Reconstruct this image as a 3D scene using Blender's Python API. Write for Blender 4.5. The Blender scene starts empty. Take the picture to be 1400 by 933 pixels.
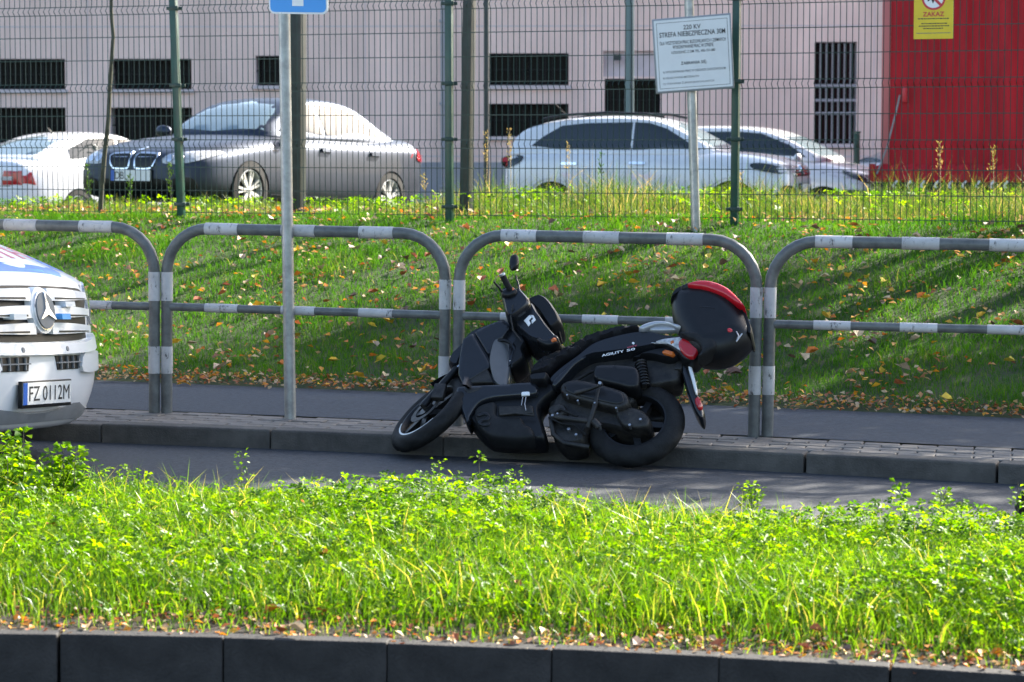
import bpy, bmesh, math, random
import numpy as np
from mathutils import Vector, Matrix, geometry
from mathutils.bvhtree import BVHTree

random.seed(7)
rng = np.random.default_rng(11)
PI = math.pi
R = math.radians
SC = bpy.context.scene
COL = SC.collection

# ------------------------------------------------------------------ camera
FPX, CX, CY = 3500.0, 700.0, 466.5          # focal length in pixels of the 1400 px wide photograph
PITCH, CAMZ = R(4.52), 1.75
cam_d = bpy.data.cameras.new('camera')
cam = bpy.data.objects.new('camera', cam_d)
COL.objects.link(cam)
cam.location = (0, 0, CAMZ)
cam.rotation_euler = (R(90) - PITCH, 0, 0)
cam_d.sensor_width = 36
cam_d.lens = FPX / 1400 * 36
cam_d.clip_end = 2000
cam_d.dof.use_dof = True
cam_d.dof.focus_distance = 13.7
cam_d.dof.aperture_fstop = 5.6
SC.camera = cam

# ------------------------------------------------------------------ sky and sun
SUN_EL, SUN_AZ = R(32), math.atan2(0.72, 0.69)       # azimuth measured from +Y towards +X
world = bpy.data.worlds.new('World')
SC.world = world
world.use_nodes = True
wn, wl_ = world.node_tree.nodes, world.node_tree.links
sky = wn.new('ShaderNodeTexSky')
sky.sky_type = 'NISHITA'
sky.sun_disc = False
sky.sun_elevation = SUN_EL
sky.sun_rotation = SUN_AZ
sky.dust_density = 2.0
bg = wn['Background']
bg.inputs['Strength'].default_value = 0.095
wl_.new(sky.outputs[0], bg.inputs[0])
sun_d = bpy.data.lights.new('sun', 'SUN')
sun_d.energy = 5.0
sun_d.angle = R(0.5)
sun_d.color = (1.0, 0.93, 0.82)
sun = bpy.data.objects.new('sun', sun_d)
COL.objects.link(sun)
sdir = Vector((math.sin(SUN_AZ) * math.cos(SUN_EL), math.cos(SUN_AZ) * math.cos(SUN_EL), math.sin(SUN_EL)))
sun.rotation_euler = sdir.to_track_quat('Z', 'Y').to_euler()
SC.view_settings.view_transform = 'Standard'
SC.view_settings.look = 'None'
SC.view_settings.gamma = 1
SC.view_settings.use_curve_mapping = False
SC.view_settings.exposure = 2.1
SC.cycles.max_bounces = 8
SC.cycles.use_denoising = True

# ------------------------------------------------------------------ helpers: places
def ray(px, py):
    d = Vector(((px - CX) / FPX, 1.0, -(py - CY) / FPX))
    c, s = math.cos(PITCH), math.sin(PITCH)
    return Vector((d.x, d.y * c + d.z * s, -d.y * s + d.z * c))
def at(px, py, Y):
    r = ray(px, py)
    t = Y / r.y
    return Vector((r.x * t, Y, CAMZ + r.z * t))
A_ROAD = R(10.9)
UX, UY = math.cos(A_ROAD), -math.sin(A_ROAD)
VX, VY = math.sin(A_ROAD), math.cos(A_ROAD)
GRADE = 0.012
def xy(u, v):
    return (u * UX + v * VX, 14 + u * UY + v * VY)
def uv(x, y):
    return (x * UX + (y - 14) * UY, x * VX + (y - 14) * VY)
def line(c0, c1, c2, lo=-3.3, hi=3.3):
    def g(u):
        m = np.clip(u, lo, hi)
        return c0 + c1 * m + c2 * m * m + (c1 + 2 * c2 * m) * (u - m)
    return g
KERB = line(-0.07, -0.066, -0.015)
PATH_N = line(0.60, -0.08, -0.009)
PATH_F = line(2.05, -0.09, -0.003)
NEAR = line(-5.81, 0.139, -0.041, -1.2, 2.9)
BACK = line(-2.88, -0.05, -0.04, -2.2, 3.3)
PAVE = 0.105
def smooth(t):
    t = np.clip(t, 0, 1)
    return t * t * (3 - 2 * t)
def bump(x, y):
    return (np.sin(x * 1.7 + y * 0.6) * np.sin(y * 1.3 - x * 0.4) + 0.5 * np.sin(x * 3.9 + 1) * np.sin(y * 3.3 + x)) 
def gz(x, y):
    """height of the ground beyond the footpath"""
    u, v = uv(x, y)
    s = v - PATH_F(u)
    t = np.clip(s / 5.0, 0, 1)
    bank = PAVE + 0.96 * (0.55 * t + 0.45 * smooth(t))
    beyond = np.interp(s, [5.0, 8.5, 13.0, 22, 36, 80], [0, -0.04, -0.26, -0.56, -1.0, -1.1])
    near = np.clip(1 - s / 5.0, 0, 1)
    return bank + beyond - GRADE * u * near + 0.018 * bump(x, y) * np.clip(s / 0.8, 0, 1) * np.clip((12 - s) / 4, 0, 1)

# ------------------------------------------------------------------ helpers: materials
def mat(name, col, rough=0.6, metal=0.0, var=0.0, scale=8.0, bumps=0.0, bscale=60.0, coat=0.0, col2=None, spec=0.5, stretch=None):
    m = bpy.data.materials.new(name)
    m.use_nodes = True
    n, l = m.node_tree.nodes, m.node_tree.links
    b = n['Principled BSDF']
    b.inputs['Roughness'].default_value = rough
    b.inputs['Metallic'].default_value = metal
    b.inputs['Specular IOR Level'].default_value = spec
    if coat:
        b.inputs['Coat Weight'].default_value = coat
        b.inputs['Coat Roughness'].default_value = 0.06
    c = (*col, 1)
    tc = n.new('ShaderNodeTexCoord')
    src = tc.outputs['Object']
    if stretch:
        mp = n.new('ShaderNodeMapping')
        mp.inputs['Scale'].default_value = stretch
        l.new(src, mp.inputs[0])
        src = mp.outputs[0]
    if var or col2:
        t = n.new('ShaderNodeTexNoise')
        t.inputs['Scale'].default_value = scale
        t.inputs['Detail'].default_value = 6
        t.inputs['Roughness'].default_value = 0.65
        l.new(src, t.inputs['Vector'])
        r = n.new('ShaderNodeValToRGB')
        r.color_ramp.elements[0].position = 0.35
        r.color_ramp.elements[1].position = 0.65
        c2 = col2 if col2 else tuple(min(1, k * (1 + var)) for k in col)
        c1 = col if col2 else tuple(k * (1 - var) for k in col)
        r.color_ramp.elements[0].color = (*c1, 1)
        r.color_ramp.elements[1].color = (*c2, 1)
        l.new(t.outputs['Fac'], r.inputs[0])
        l.new(r.outputs[0], b.inputs['Base Color'])
    else:
        b.inputs['Base Color'].default_value = c
    if bumps:
        t2 = n.new('ShaderNodeTexNoise')
        t2.inputs['Scale'].default_value = bscale
        t2.inputs['Detail'].default_value = 4
        l.new(src, t2.inputs['Vector'])
        bp = n.new('ShaderNodeBump')
        bp.inputs['Strength'].default_value = bumps
        bp.inputs['Distance'].default_value = 0.01
        l.new(t2.outputs['Fac'], bp.inputs['Height'])
        l.new(bp.outputs[0], b.inputs['Normal'])
    return m
def glass(name, col, rough=0.03, alpha=None):
    m = bpy.data.materials.new(name)
    m.use_nodes = True
    n, l = m.node_tree.nodes, m.node_tree.links
    b = n['Principled BSDF']
    b.inputs['Base Color'].default_value = (*col, 1)
    b.inputs['Roughness'].default_value = rough
    b.inputs['Specular IOR Level'].default_value = 0.8
    return m
def leafmat(name, stops, transl, tmix=0.45, rough=0.5, attr='tint', gloss=0.05):
    """foliage: diffuse + translucent, coloured per blade by the point attribute tint"""
    m = bpy.data.materials.new(name)
    m.use_nodes = True
    n, l = m.node_tree.nodes, m.node_tree.links
    n.remove(n['Principled BSDF'])
    at_ = n.new('ShaderNodeAttribute')
    at_.attribute_name = attr
    r = n.new('ShaderNodeValToRGB')
    el = r.color_ramp.elements
    el[0].position, el[0].color = stops[0][0], (*stops[0][1], 1)
    el[1].position, el[1].color = stops[-1][0], (*stops[-1][1], 1)
    for p, c in stops[1:-1]:
        e = el.new(p)
        e.color = (*c, 1)
    l.new(at_.outputs['Fac'], r.inputs[0])
    d = n.new('ShaderNodeBsdfDiffuse')
    t = n.new('ShaderNodeBsdfTranslucent')
    g = n.new('ShaderNodeBsdfGlossy')
    g.inputs['Roughness'].default_value = rough
    g.inputs['Color'].default_value = (0.8, 0.85, 0.8, 1)
    mx = n.new('ShaderNodeMix')
    mx.data_type = 'RGBA'
    mx.blend_type = 'MULTIPLY'
    mx.inputs[0].default_value = 1
    mx.inputs[7].default_value = (*transl, 1)
    l.new(r.outputs[0], mx.inputs[6])
    l.new(r.outputs[0], d.inputs[0])
    l.new(mx.outputs[2], t.inputs[0])
    m1 = n.new('ShaderNodeMixShader')
    m1.inputs[0].default_value = tmix
    l.new(d.outputs[0], m1.inputs[1])
    l.new(t.outputs[0], m1.inputs[2])
    m2 = n.new('ShaderNodeMixShader')
    m2.inputs[0].default_value = gloss
    l.new(m1.outputs[0], m2.inputs[1])
    l.new(g.outputs[0], m2.inputs[2])
    l.new(m2.outputs[0], n['Material Output'].inputs[0])
    return m

M = {}
M['asphalt_road'] = mat('asphalt_road', (0.034, 0.038, 0.045), 0.75, var=0.45, scale=38, bumps=0.6, bscale=220)
M['asphalt_path'] = mat('asphalt_path', (0.040, 0.049, 0.064), 0.85, spec=0.3, var=0.25, scale=30, bumps=0.35, bscale=260)
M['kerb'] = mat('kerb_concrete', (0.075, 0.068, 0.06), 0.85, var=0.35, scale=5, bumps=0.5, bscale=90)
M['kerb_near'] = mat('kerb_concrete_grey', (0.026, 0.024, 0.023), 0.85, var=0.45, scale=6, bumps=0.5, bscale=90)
M['paver'] = mat('paver_concrete', (0.15, 0.135, 0.12), 0.85, var=0.25, scale=9, bumps=0.4, bscale=120)
M['joint'] = mat('joint_sand', (0.07, 0.06, 0.05), 0.95, var=0.3, scale=20)
M['soil'] = mat('soil', (0.032, 0.024, 0.015), 0.95, var=0.45, scale=14, bumps=1.0, bscale=40)
M['turf'] = mat('turf', (0.022, 0.042, 0.010), 0.95, col2=(0.05, 0.06, 0.018), scale=3, bumps=1.0, bscale=50)
M['lot'] = mat('lot_asphalt', (0.06, 0.06, 0.062), 0.9, var=0.3, scale=1.2, bumps=0.3)
M['rail'] = mat('rail_grey_paint', (0.12, 0.125, 0.12), 0.4, var=0.28, scale=14, bumps=0.1, bscale=80)
M['galv'] = mat('galvanised', (0.36, 0.37, 0.37), 0.42, metal=0.75, var=0.2, scale=15)
M['green'] = mat('fence_green', (0.004, 0.048, 0.034), 0.4, var=0.2, scale=10)
M['wire'] = mat('wire_green', (0.006, 0.032, 0.024), 0.45)
M['darkpole'] = mat('dark_pole', (0.022, 0.03, 0.03), 0.5, var=0.3)
M['black'] = mat('black_plastic', (0.006, 0.0065, 0.0075), 0.4, var=0.2, scale=20, spec=0.35)
M['satin'] = mat('satin_black', (0.010, 0.0115, 0.0145), 0.24, var=0.12, scale=9, bumps=0.02, bscale=200, spec=0.5)
M['grain'] = mat('grained_plastic', (0.013, 0.0135, 0.0138), 0.6, spec=0.25, var=0.35, scale=14, bumps=0.12, bscale=350)
M['skyplastic'] = mat('plastic_sky_sheen', (0.075, 0.08, 0.085), 0.3, var=0.1, scale=10, spec=0.6)  # grey lightened to stand in for sky reflected in the inner panel
M['rubber'] = mat('rubber', (0.009, 0.009, 0.009), 0.7, spec=0.3, var=0.35, scale=30, bumps=0.2, bscale=120)
M['engine'] = mat('engine_black', (0.005, 0.005, 0.005), 0.5, spec=0.4, col2=(0.032, 0.029, 0.025), scale=14, bumps=0.3, bscale=60)
M['alu'] = mat('aluminium', (0.45, 0.46, 0.47), 0.35, metal=0.9, var=0.15)
M['chrome'] = mat('chrome', (0.75, 0.76, 0.78), 0.12, metal=1.0)
M['silver'] = mat('silver_paint', (0.42, 0.43, 0.45), 0.3, metal=0.4)
M['cloth'] = mat('black_cloth', (0.006, 0.006, 0.008), 0.65, spec=0.25, var=0.3, scale=18, bumps=0.6, bscale=26)
M['red'] = mat('red_lens', (0.42, 0.008, 0.012), 0.15, coat=0.6)
M['redgloss'] = mat('red_reflector', (0.55, 0.006, 0.015), 0.2, coat=0.5)
M['orange'] = mat('orange_lens', (0.55, 0.13, 0.02), 0.25)
M['clear'] = mat('clear_lens', (0.42, 0.42, 0.43), 0.12, coat=0.8, var=0.4, scale=40)
M['white'] = mat('white_paint', (0.78, 0.78, 0.77), 0.35)
M['plate'] = mat('plate_white', (0.72, 0.72, 0.70), 0.4)
M['ink'] = mat('black_print', (0.02, 0.02, 0.022), 0.5)
M['greyink'] = mat('grey_print', (0.12, 0.12, 0.13), 0.5)
M['blue'] = mat('sign_blue', (0.05, 0.30, 0.72), 0.35)
M['eublue'] = mat('plate_blue', (0.02, 0.10, 0.42), 0.4)
M['signwhite'] = mat('sign_white', (0.70, 0.72, 0.73), 0.4, var=0.04, scale=5)
M['yellow'] = mat('sign_yellow', (0.72, 0.52, 0.01), 0.4, var=0.06)
M['signred'] = mat('sign_red', (0.55, 0.02, 0.03), 0.4)
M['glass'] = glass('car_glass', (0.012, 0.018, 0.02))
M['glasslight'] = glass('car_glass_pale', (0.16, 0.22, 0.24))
M['tarp'] = mat('red_tarpaulin', (0.40, 0.006, 0.014), 0.5, spec=0.25, var=0.22, scale=1.2, bumps=0.6, bscale=2.2, stretch=(3, 3, 0.5))
M['tarp_edge'] = mat('faded_red', (0.5, 0.13, 0.12), 0.5)
M['plaster'] = mat('pink_plaster', (0.82, 0.61, 0.53), 0.9, var=0.13, scale=1.1, bumps=0.15, bscale=30, stretch=(1, 1, 0.22))
M['reveal'] = mat('window_reveal', (0.60, 0.52, 0.52), 0.9, var=0.08, scale=2)
M['wframe'] = mat('window_frame_dark', (0.009, 0.010, 0.010), 0.6, spec=0.2)
M['wglass'] = mat('window_glass', (0.004, 0.005, 0.005), 0.3, spec=0.12)
M['pipe'] = mat('downpipe', (0.30, 0.30, 0.32), 0.6)
M['roof'] = mat('roof_sheet', (0.15, 0.14, 0.14), 0.7)
M['bark'] = mat('bark', (0.07, 0.055, 0.04), 0.9, var=0.4, scale=20, bumps=0.8, bscale=30, stretch=(1, 1, 0.25))
M['twig'] = mat('green_bark', (0.05, 0.05, 0.03), 0.8, var=0.4, scale=20)
def paint(name, col, metal=0.3, rough=0.3):
    return mat(name, col, rough, metal=metal, coat=1.0, var=0.05, scale=2)
M['bmw'] = mat('dark_blue_grey_paint', (0.040, 0.050, 0.072), 0.45, metal=0.85, coat=0.12, var=0.1, scale=2)
M['silvercar'] = paint('pale_silver_paint', (0.66, 0.68, 0.70), 0.05)
M['lowercar'] = mat('grey_cladding', (0.22, 0.23, 0.22), 0.6)
M['whitecar'] = paint('white_car_paint', (0.74, 0.75, 0.76), 0.0)
M['vanwhite'] = mat('van_white', (0.80, 0.81, 0.82), 0.3, coat=0.6)
M['vangrey'] = mat('van_grey_plastic', (0.20, 0.21, 0.22), 0.55, var=0.1)
M['vanblue'] = mat('van_blue_film', (0.06, 0.18, 0.52), 0.4, var=0.15, scale=5)
M['vanred'] = mat('van_red_film', (0.55, 0.06, 0.10), 0.4)
M['rim'] = mat('rim_alloy', (0.62, 0.62, 0.60), 0.35, metal=0.35)

M['grass_near'] = leafmat('grass_near', [(0, (0.022, 0.07, 0.004)), (0.55, (0.08, 0.18, 0.006)), (0.85, (0.18, 0.26, 0.03)), (1, (0.38, 0.32, 0.17))], (1.7, 1.65, 0.35), 0.55, 0.35, gloss=.035)
M['clover'] = leafmat('clover', [(0, (0.022, 0.075, 0.002)), (0.5, (0.09, 0.205, 0.003)), (1, (0.20, 0.31, 0.005))], (1.8, 1.7, 0.25), 0.55, 0.4, gloss=.022)
M['grass_bank'] = leafmat('grass_bank', [(0, (0.024, 0.085, 0.005)), (0.6, (0.062, 0.165, 0.008)), (0.88, (0.14, 0.20, 0.022)), (1, (0.24, 0.20, 0.10))], (1.5, 1.65, 0.6), 0.48, 0.45, gloss=.012)
M['grass_tall'] = leafmat('grass_tall', [(0, (0.03, 0.08, 0.008)), (0.5, (0.075, 0.14, 0.016)), (0.8, (0.19, 0.18, 0.05)), (1, (0.42, 0.29, 0.14))], (1.4, 1.4, 0.8), 0.45, 0.5, gloss=.03)
M['crown'] = leafmat('tree_leaves', [(0, (0.05, 0.09, 0.015)), (0.6, (0.12, 0.13, 0.02)), (1, (0.25, 0.15, 0.02))], (1.3, 1.2, 0.6), 0.4)
LEAFCOL = [(0.66, 0.38, 0.025), (0.62, 0.17, 0.015), (0.38, 0.10, 0.03), (0.55, 0.40, 0.22), (0.14, 0.07, 0.045), (0.40, 0.29, 0.19), (0.70, 0.50, 0.05)]
M['litter'] = leafmat('leaf_litter', [(0, LEAFCOL[4]), (0.2, LEAFCOL[2]), (0.4, LEAFCOL[5]), (0.6, LEAFCOL[3]), (0.8, LEAFCOL[1]), (1, LEAFCOL[0])], (1.1, 1.0, 0.8), 0.25)
for i, c in enumerate(LEAFCOL):
    M['leaf%d' % i] = mat('fallen_leaf_%d' % i, c, 0.6, var=0.35, scale=45)

# ------------------------------------------------------------------ helpers: meshes
def link(name, me, m=None, parent=None, smooth_=False):
    o = bpy.data.objects.new(name, me)
    COL.objects.link(o)
    if m is not None:
        me.materials.append(M[m] if isinstance(m, str) else m)
    if parent is not None:
        o.parent = parent
    if smooth_:
        for p in me.polygons:
            p.use_smooth = True
    return o
def thing(name, label, cat, loc=(0, 0, 0), group=None, mw=None):
    o = bpy.data.objects.new(name, None)
    COL.objects.link(o)
    o.empty_display_size = 0.2
    o.location = loc
    if mw is not None:
        o.matrix_world = mw
    tag(o, label, cat, group)
    return o
def tag(o, label, cat, group=None):
    o['label'] = label
    o['category'] = cat
    if group:
        o['group'] = group
    return o
def struct(o, label=None):
    o['kind'] = 'structure'
    if label:
        o['label'] = label
    return o
class MB:
    def __init__(s):
        s.v, s.f = [], []
    def add(s, vs, fs):
        b = len(s.v)
        s.v += [tuple(p) for p in vs]
        s.f += [tuple(i + b for i in f) for f in fs]
        return s
    def box(s, x0, x1, y0, y1, z0, z1):
        return s.add([(x0, y0, z0), (x1, y0, z0), (x1, y1, z0), (x0, y1, z0), (x0, y0, z1), (x1, y0, z1), (x1, y1, z1), (x0, y1, z1)],
                     [(0, 3, 2, 1), (4, 5, 6, 7), (0, 1, 5, 4), (1, 2, 6, 5), (2, 3, 7, 6), (3, 0, 4, 7)])
    def tube(s, pts, r, n=10, cap=True, closed=False):
        pts = [Vector(p) for p in pts]
        rs = r if isinstance(r, (list, tuple)) else [r] * len(pts)
        N = len(pts)
        tang = []
        for i in range(N):
            a = pts[i - 1] if (i > 0 or closed) else pts[i]
            b = pts[(i + 1) % N] if (i < N - 1 or closed) else pts[i]
            tang.append((b - a).normalized())
        up = Vector((0, 0, 1)) if abs(tang[0].z) < 0.9 else Vector((1, 0, 0))
        x = tang[0].cross(up).normalized()
        vs = []
        for i in range(N):
            x = (x - tang[i] * x.dot(tang[i])).normalized()
            y = tang[i].cross(x)
            for k in range(n):
                a = 2 * PI * k / n
                vs.append(pts[i] + (x * math.cos(a) + y * math.sin(a)) * rs[i])
        fs = []
        for i in range(N if closed else N - 1):
            j = (i + 1) % N
            for k in range(n):
                k2 = (k + 1) % n
                fs.append((i * n + k, i * n + k2, j * n + k2, j * n + k))
        if cap and not closed:
            fs.append(tuple(range(n - 1, -1, -1)))
            fs.append(tuple((N - 1) * n + k for k in range(n)))
        return s.add(vs, fs)
    def lathe(s, prof, n=24, M4=None, closed=True):
        """prof (radius, height); axis local z"""
        vs = []
        P = len(prof)
        for k in range(n):
            a = 2 * PI * k / n
            for r, h in prof:
                p = Vector((r * math.cos(a), r * math.sin(a), h))
                vs.append(M4 @ p if M4 else p)
        fs = []
        for k in range(n):
            k2 = (k + 1) % n
            for i in range(P if closed else P - 1):
                j = (i + 1) % P
                fs.append((k * P + i, k2 * P + i, k2 * P + j, k * P + j))
        return s.add(vs, fs)
    def prism(s, poly, fn0, fn1):
        """poly 2-D, fn maps a 2-D point to 3-D for each of the two faces"""
        n = len(poly)
        return s.add([fn0(p) for p in poly] + [fn1(p) for p in poly],
                     [tuple(range(n - 1, -1, -1)), tuple(range(n, 2 * n))] + [(i, (i + 1) % n, n + (i + 1) % n, n + i) for i in range(n)])
    def mesh(s, name):
        me = bpy.data.meshes.new(name)
        me.from_pydata(s.v, [], s.f)
        bm = bmesh.new()
        bm.from_mesh(me)
        bmesh.ops.recalc_face_normals(bm, faces=bm.faces)
        bm.to_mesh(me)
        bm.free()
        return me
    def build(s, name, m, parent=None, sm=False, bevel=0, seg=2, angle=35):
        me = s.mesh(name)
        if bevel:
            bm = bmesh.new()
            bm.from_mesh(me)
            es = [e for e in bm.edges if len(e.link_faces) == 2 and e.calc_face_angle(0) > R(28)]
            bmesh.ops.bevel(bm, geom=es, offset=bevel, segments=seg, profile=0.5, affect='EDGES', clamp_overlap=True)
            bm.to_mesh(me)
            bm.free()
        o = link(name, me, m, parent, sm or bool(bevel))
        if sm or bevel:
            me.set_sharp_from_angle(angle=R(angle))
        return o
def bulk(name, verts, tris, tint, m):
    """a large triangle mesh straight from numpy"""
    me = bpy.data.meshes.new(name)
    nv, nt = len(verts), len(tris)
    me.vertices.add(nv)
    me.vertices.foreach_set('co', np.ascontiguousarray(verts, dtype=np.float32).ravel())
    me.loops.add(nt * 3)
    me.loops.foreach_set('vertex_index', np.ascontiguousarray(tris, dtype=np.int32).ravel())
    me.polygons.add(nt)
    me.polygons.foreach_set('loop_start', np.arange(0, nt * 3, 3, dtype=np.int32))
    me.polygons.foreach_set('loop_total', np.full(nt, 3, dtype=np.int32))
    at_ = me.attributes.new('tint', 'FLOAT', 'POINT')
    at_.data.foreach_set('value', np.ascontiguousarray(tint, dtype=np.float32))
    me.update(calc_edges=True)
    return link(name, me, m)
def catmull(pts, step=0.02, closed=True):
    P = [Vector(p) for p in pts]
    n = len(P)
    out = []
    for i in range(n if closed else n - 1):
        p0, p1, p2, p3 = P[(i - 1) % n], P[i], P[(i + 1) % n], P[(i + 2) % n]
        if not closed:
            p0 = P[max(i - 1, 0)]
            p3 = P[min(i + 2, n - 1)]
        k = max(1, int((p2 - p1).length / step))
        for j in range(k):
            t = j / k
            q = 0.5 * ((2 * p1) + (p2 - p0) * t + (2 * p0 - 5 * p1 + 4 * p2 - p3) * t * t + (3 * p1 - p0 - 3 * p2 + p3) * t ** 3)
            out.append(q)
    if not closed:
        out.append(P[-1])
    return out
def fill(poly, step, rings=()):
    """triangulate a 2-D polygon with interior points; returns points, triangles, distance to the boundary"""
    P = np.array([(p[0], p[1]) for p in poly])
    n = len(P)
    lo, hi = P.min(0), P.max(0)
    gx, gy = np.meshgrid(np.arange(lo[0] + step / 2, hi[0], step), np.arange(lo[1] + step / 2, hi[1], step))
    G = np.stack([gx.ravel(), gy.ravel()], 1)
    def inside(Q):
        r = np.zeros(len(Q), bool)
        for i in range(n):
            a, b = P[i], P[(i + 1) % n]
            c = ((a[1] > Q[:, 1]) != (b[1] > Q[:, 1]))
            with np.errstate(divide='ignore', invalid='ignore'):
                xi = (b[0] - a[0]) * (Q[:, 1] - a[1]) / (b[1] - a[1]) + a[0]
            r ^= c & (Q[:, 0] < xi)
        return r
    def dist(Q):
        d = np.full(len(Q), 1e9)
        for i in range(n):
            a, b = P[i], P[(i + 1) % n]
            ab = b - a
            L2 = max((ab ** 2).sum(), 1e-12)
            t = np.clip(((Q - a) @ ab) / L2, 0, 1)
            d = np.minimum(d, np.sqrt(((Q - a - t[:, None] * ab) ** 2).sum(1)))
        return d
    if len(G):
        G = G[inside(G)]
        G = G[dist(G) > step * 0.45]
    extra = []
    if rings:
        nx_, pv_ = np.roll(P, -1, 0), np.roll(P, 1, 0)
        tg = nx_ - pv_
        tg /= np.linalg.norm(tg, axis=1)[:, None] + 1e-9
        area = 0.5 * np.sum(P[:, 0] * nx_[:, 1] - nx_[:, 0] * P[:, 1])
        nin = np.stack([-tg[:, 1], tg[:, 0]], 1) * (1 if area > 0 else -1)
        for q in rings:
            E_ = P + nin * q
            E_ = E_[inside(E_)]
            if len(E_):
                E_ = E_[dist(E_) > q * 0.97]
                extra += list(E_)
        if len(G):
            G = G[dist(G) > max(rings) + step * 0.4]
    pts = [Vector(p) for p in P] + [Vector(p) for p in extra] + [Vector(p) for p in G]
    r = geometry.delaunay_2d_cdt(pts, [(i, (i + 1) % n) for i in range(n)], [list(range(n))], 1, 1e-6)
    V2 = np.array([(p.x, p.y) for p in r[0]])
    d = dist(V2)
    d[d < (step * 0.2 if not rings else min(rings) * .3)] = 0
    return V2, [tuple(f) for f in r[2]], d
def text(name, body, o, right, up, w=None, h=None, m='ink', parent=None, align='CENTER', depth=0.0015, bold=0.0, project=None):
    """flat lettering: o is the centre (or left middle) of the line, sized to width w and/or height h"""
    cu = bpy.data.curves.new(name, 'FONT')
    cu.body = body
    cu.size = 1
    cu.offset = bold
    cu.resolution_u = 3
    tmp = bpy.data.objects.new(name, cu)
    COL.objects.link(tmp)
    dg = bpy.context.evaluated_depsgraph_get()
    me = bpy.data.meshes.new_from_object(tmp.evaluated_get(dg))
    bpy.data.objects.remove(tmp)
    co = np.array([v.co[:] for v in me.vertices])
    lo, hi = co.min(0), co.max(0)
    sx = w / (hi[0] - lo[0]) if w else None
    sy = h / (hi[1] - lo[1]) if h else sx
    sx = sx or sy
    ox = (lo[0] + hi[0]) / 2 if align == 'CENTER' else lo[0]
    oy = (lo[1] + hi[1]) / 2
    right, up, o = Vector(right).normalized(), Vector(up).normalized(), Vector(o)
    nrm = right.cross(up)
    for v in me.vertices:
        p = o + right * ((v.co.x - ox) * sx) + up * ((v.co.y - oy) * sy) + nrm * depth
        v.co = project(p) if project else p
    me.materials.clear()
    return link(name, me, m, parent)
print('helpers ok')

# ================================================================== THE SETTING
US = np.concatenate([np.linspace(-40, -4, 13), np.linspace(-3.6, 3.6, 37), np.linspace(4, 40, 13)])
def strip(name, lo, hi, z, m, nv=2, skirt=0.0):
    v, f = [], []
    for u in US:
        a, b = lo(u), hi(u)
        for k in range(nv):
            vv = a + (b - a) * k / (nv - 1)
            x, y = xy(u, vv)
            zz = z(u, vv) if callable(z) else z
            v.append((x, y, zz - GRADE * u))
    for i in range(len(US) - 1):
        for k in range(nv - 1):
            a = i * nv + k
            f.append((a, a + nv, a + nv + 1, a + 1))
    me = bpy.data.meshes.new(name)
    me.from_pydata(v, [], f)
    return struct(link(name, me, m))
# a base sheet to the horizon
me = bpy.data.meshes.new('ground')
me.from_pydata([(-600, -300, -0.9), (600, -300, -0.9), (600, 900, -0.9), (-600, 900, -0.9)], [], [(0, 1, 2, 3)])
struct(link('ground', me, 'turf'))
strip('near_road', lambda u: NEAR(u) - 9.0, lambda u: NEAR(u) + 0.02, -0.09, 'asphalt_road')
median = strip('median_soil', lambda u: NEAR(u) + 0.05, lambda u: BACK(u) - 0.05,
      lambda u, v: 0.095 + 0.05 * math.sin(PI * min(1, max(0, (v - NEAR(u)) / (BACK(u) - NEAR(u))))), 'soil', 12)
strip('road', lambda u: BACK(u) - 0.04, lambda u: KERB(u) + 0.05, 0.0, 'asphalt_road', 4)
pavement = strip('pavement', lambda u: KERB(u) + 0.1, lambda u: PATH_N(u) + 0.03, PAVE - 0.03, 'joint')
strip('footpath', lambda u: PATH_N(u) + 0.012, lambda u: PATH_F(u) + 0.08, PAVE + 0.002, 'asphalt_path', 5)
# bank, verge and car park as one sheet of ground
def ground_grid(name, xs, ss, m):
    v, f = [], []
    for u in xs:
        for s in ss:
            x, y = xy(u, PATH_F(u) + s)
            v.append((x, y, float(gz(x, y)) + (0.012 if s > 0.06 else -0.02)))
    n = len(ss)
    for i in range(len(xs) - 1):
        for k in range(n - 1):
            a = i * n + k
            f.append((a, a + n, a + n + 1, a + 1))
    me = bpy.data.meshes.new(name)
    me.from_pydata(v, [], f)
    return struct(link(name, me, m, None, True))
GU = np.concatenate([np.linspace(-60, -8, 14), np.linspace(-7, 7, 57), np.linspace(8, 60, 14)])
bank = ground_grid('grass_bank', GU, np.concatenate([[0, 0.06], np.arange(0.25, 13.01, 0.25)]), 'turf')
ground_grid('car_park', GU[::2], np.concatenate([[12.9], np.arange(14, 70, 2.0)]), 'lot')

# kerbs, stone by stone
def stone_mesh(L, W, H, bev):
    mb = MB()
    mb.box(-L / 2, L / 2, 0, W, -0.2, H)
    me = mb.mesh('kerb_stone')
    bm = bmesh.new()
    bm.from_mesh(me)
    es = [e for e in bm.edges if e.calc_face_angle(0) > 0.5 and max(v.co.z for v in e.verts) > 0]
    bmesh.ops.bevel(bm, geom=es, offset=bev, segments=2, profile=0.5, affect='EDGES')
    bm.to_mesh(me)
    bm.free()
    return me
def kerb(name, linef, L, W, H, m, u0, n, side, bev=0.012):
    root = bpy.data.objects.new(name, None)
    COL.objects.link(root)
    struct(root)
    me = stone_mesh(L - 0.002, W, H, bev)
    me.materials.append(M[m])
    for k in range(n):
        u = u0 + k * L
        d = (linef(u + 0.05) - linef(u - 0.05)) / 0.1
        x, y = xy(u, linef(u))
        o = bpy.data.objects.new('kerb_stone', me)
        COL.objects.link(o)
        o.parent = root
        o.location = (x + random.uniform(-.003, .003), y + random.uniform(-.003, .003), -GRADE * u + random.uniform(-.003, .003))
        o.rotation_euler = (0, R(0.7), math.atan2(UY + d * VY, UX + d * VX) + (PI if side < 0 else 0))
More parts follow.
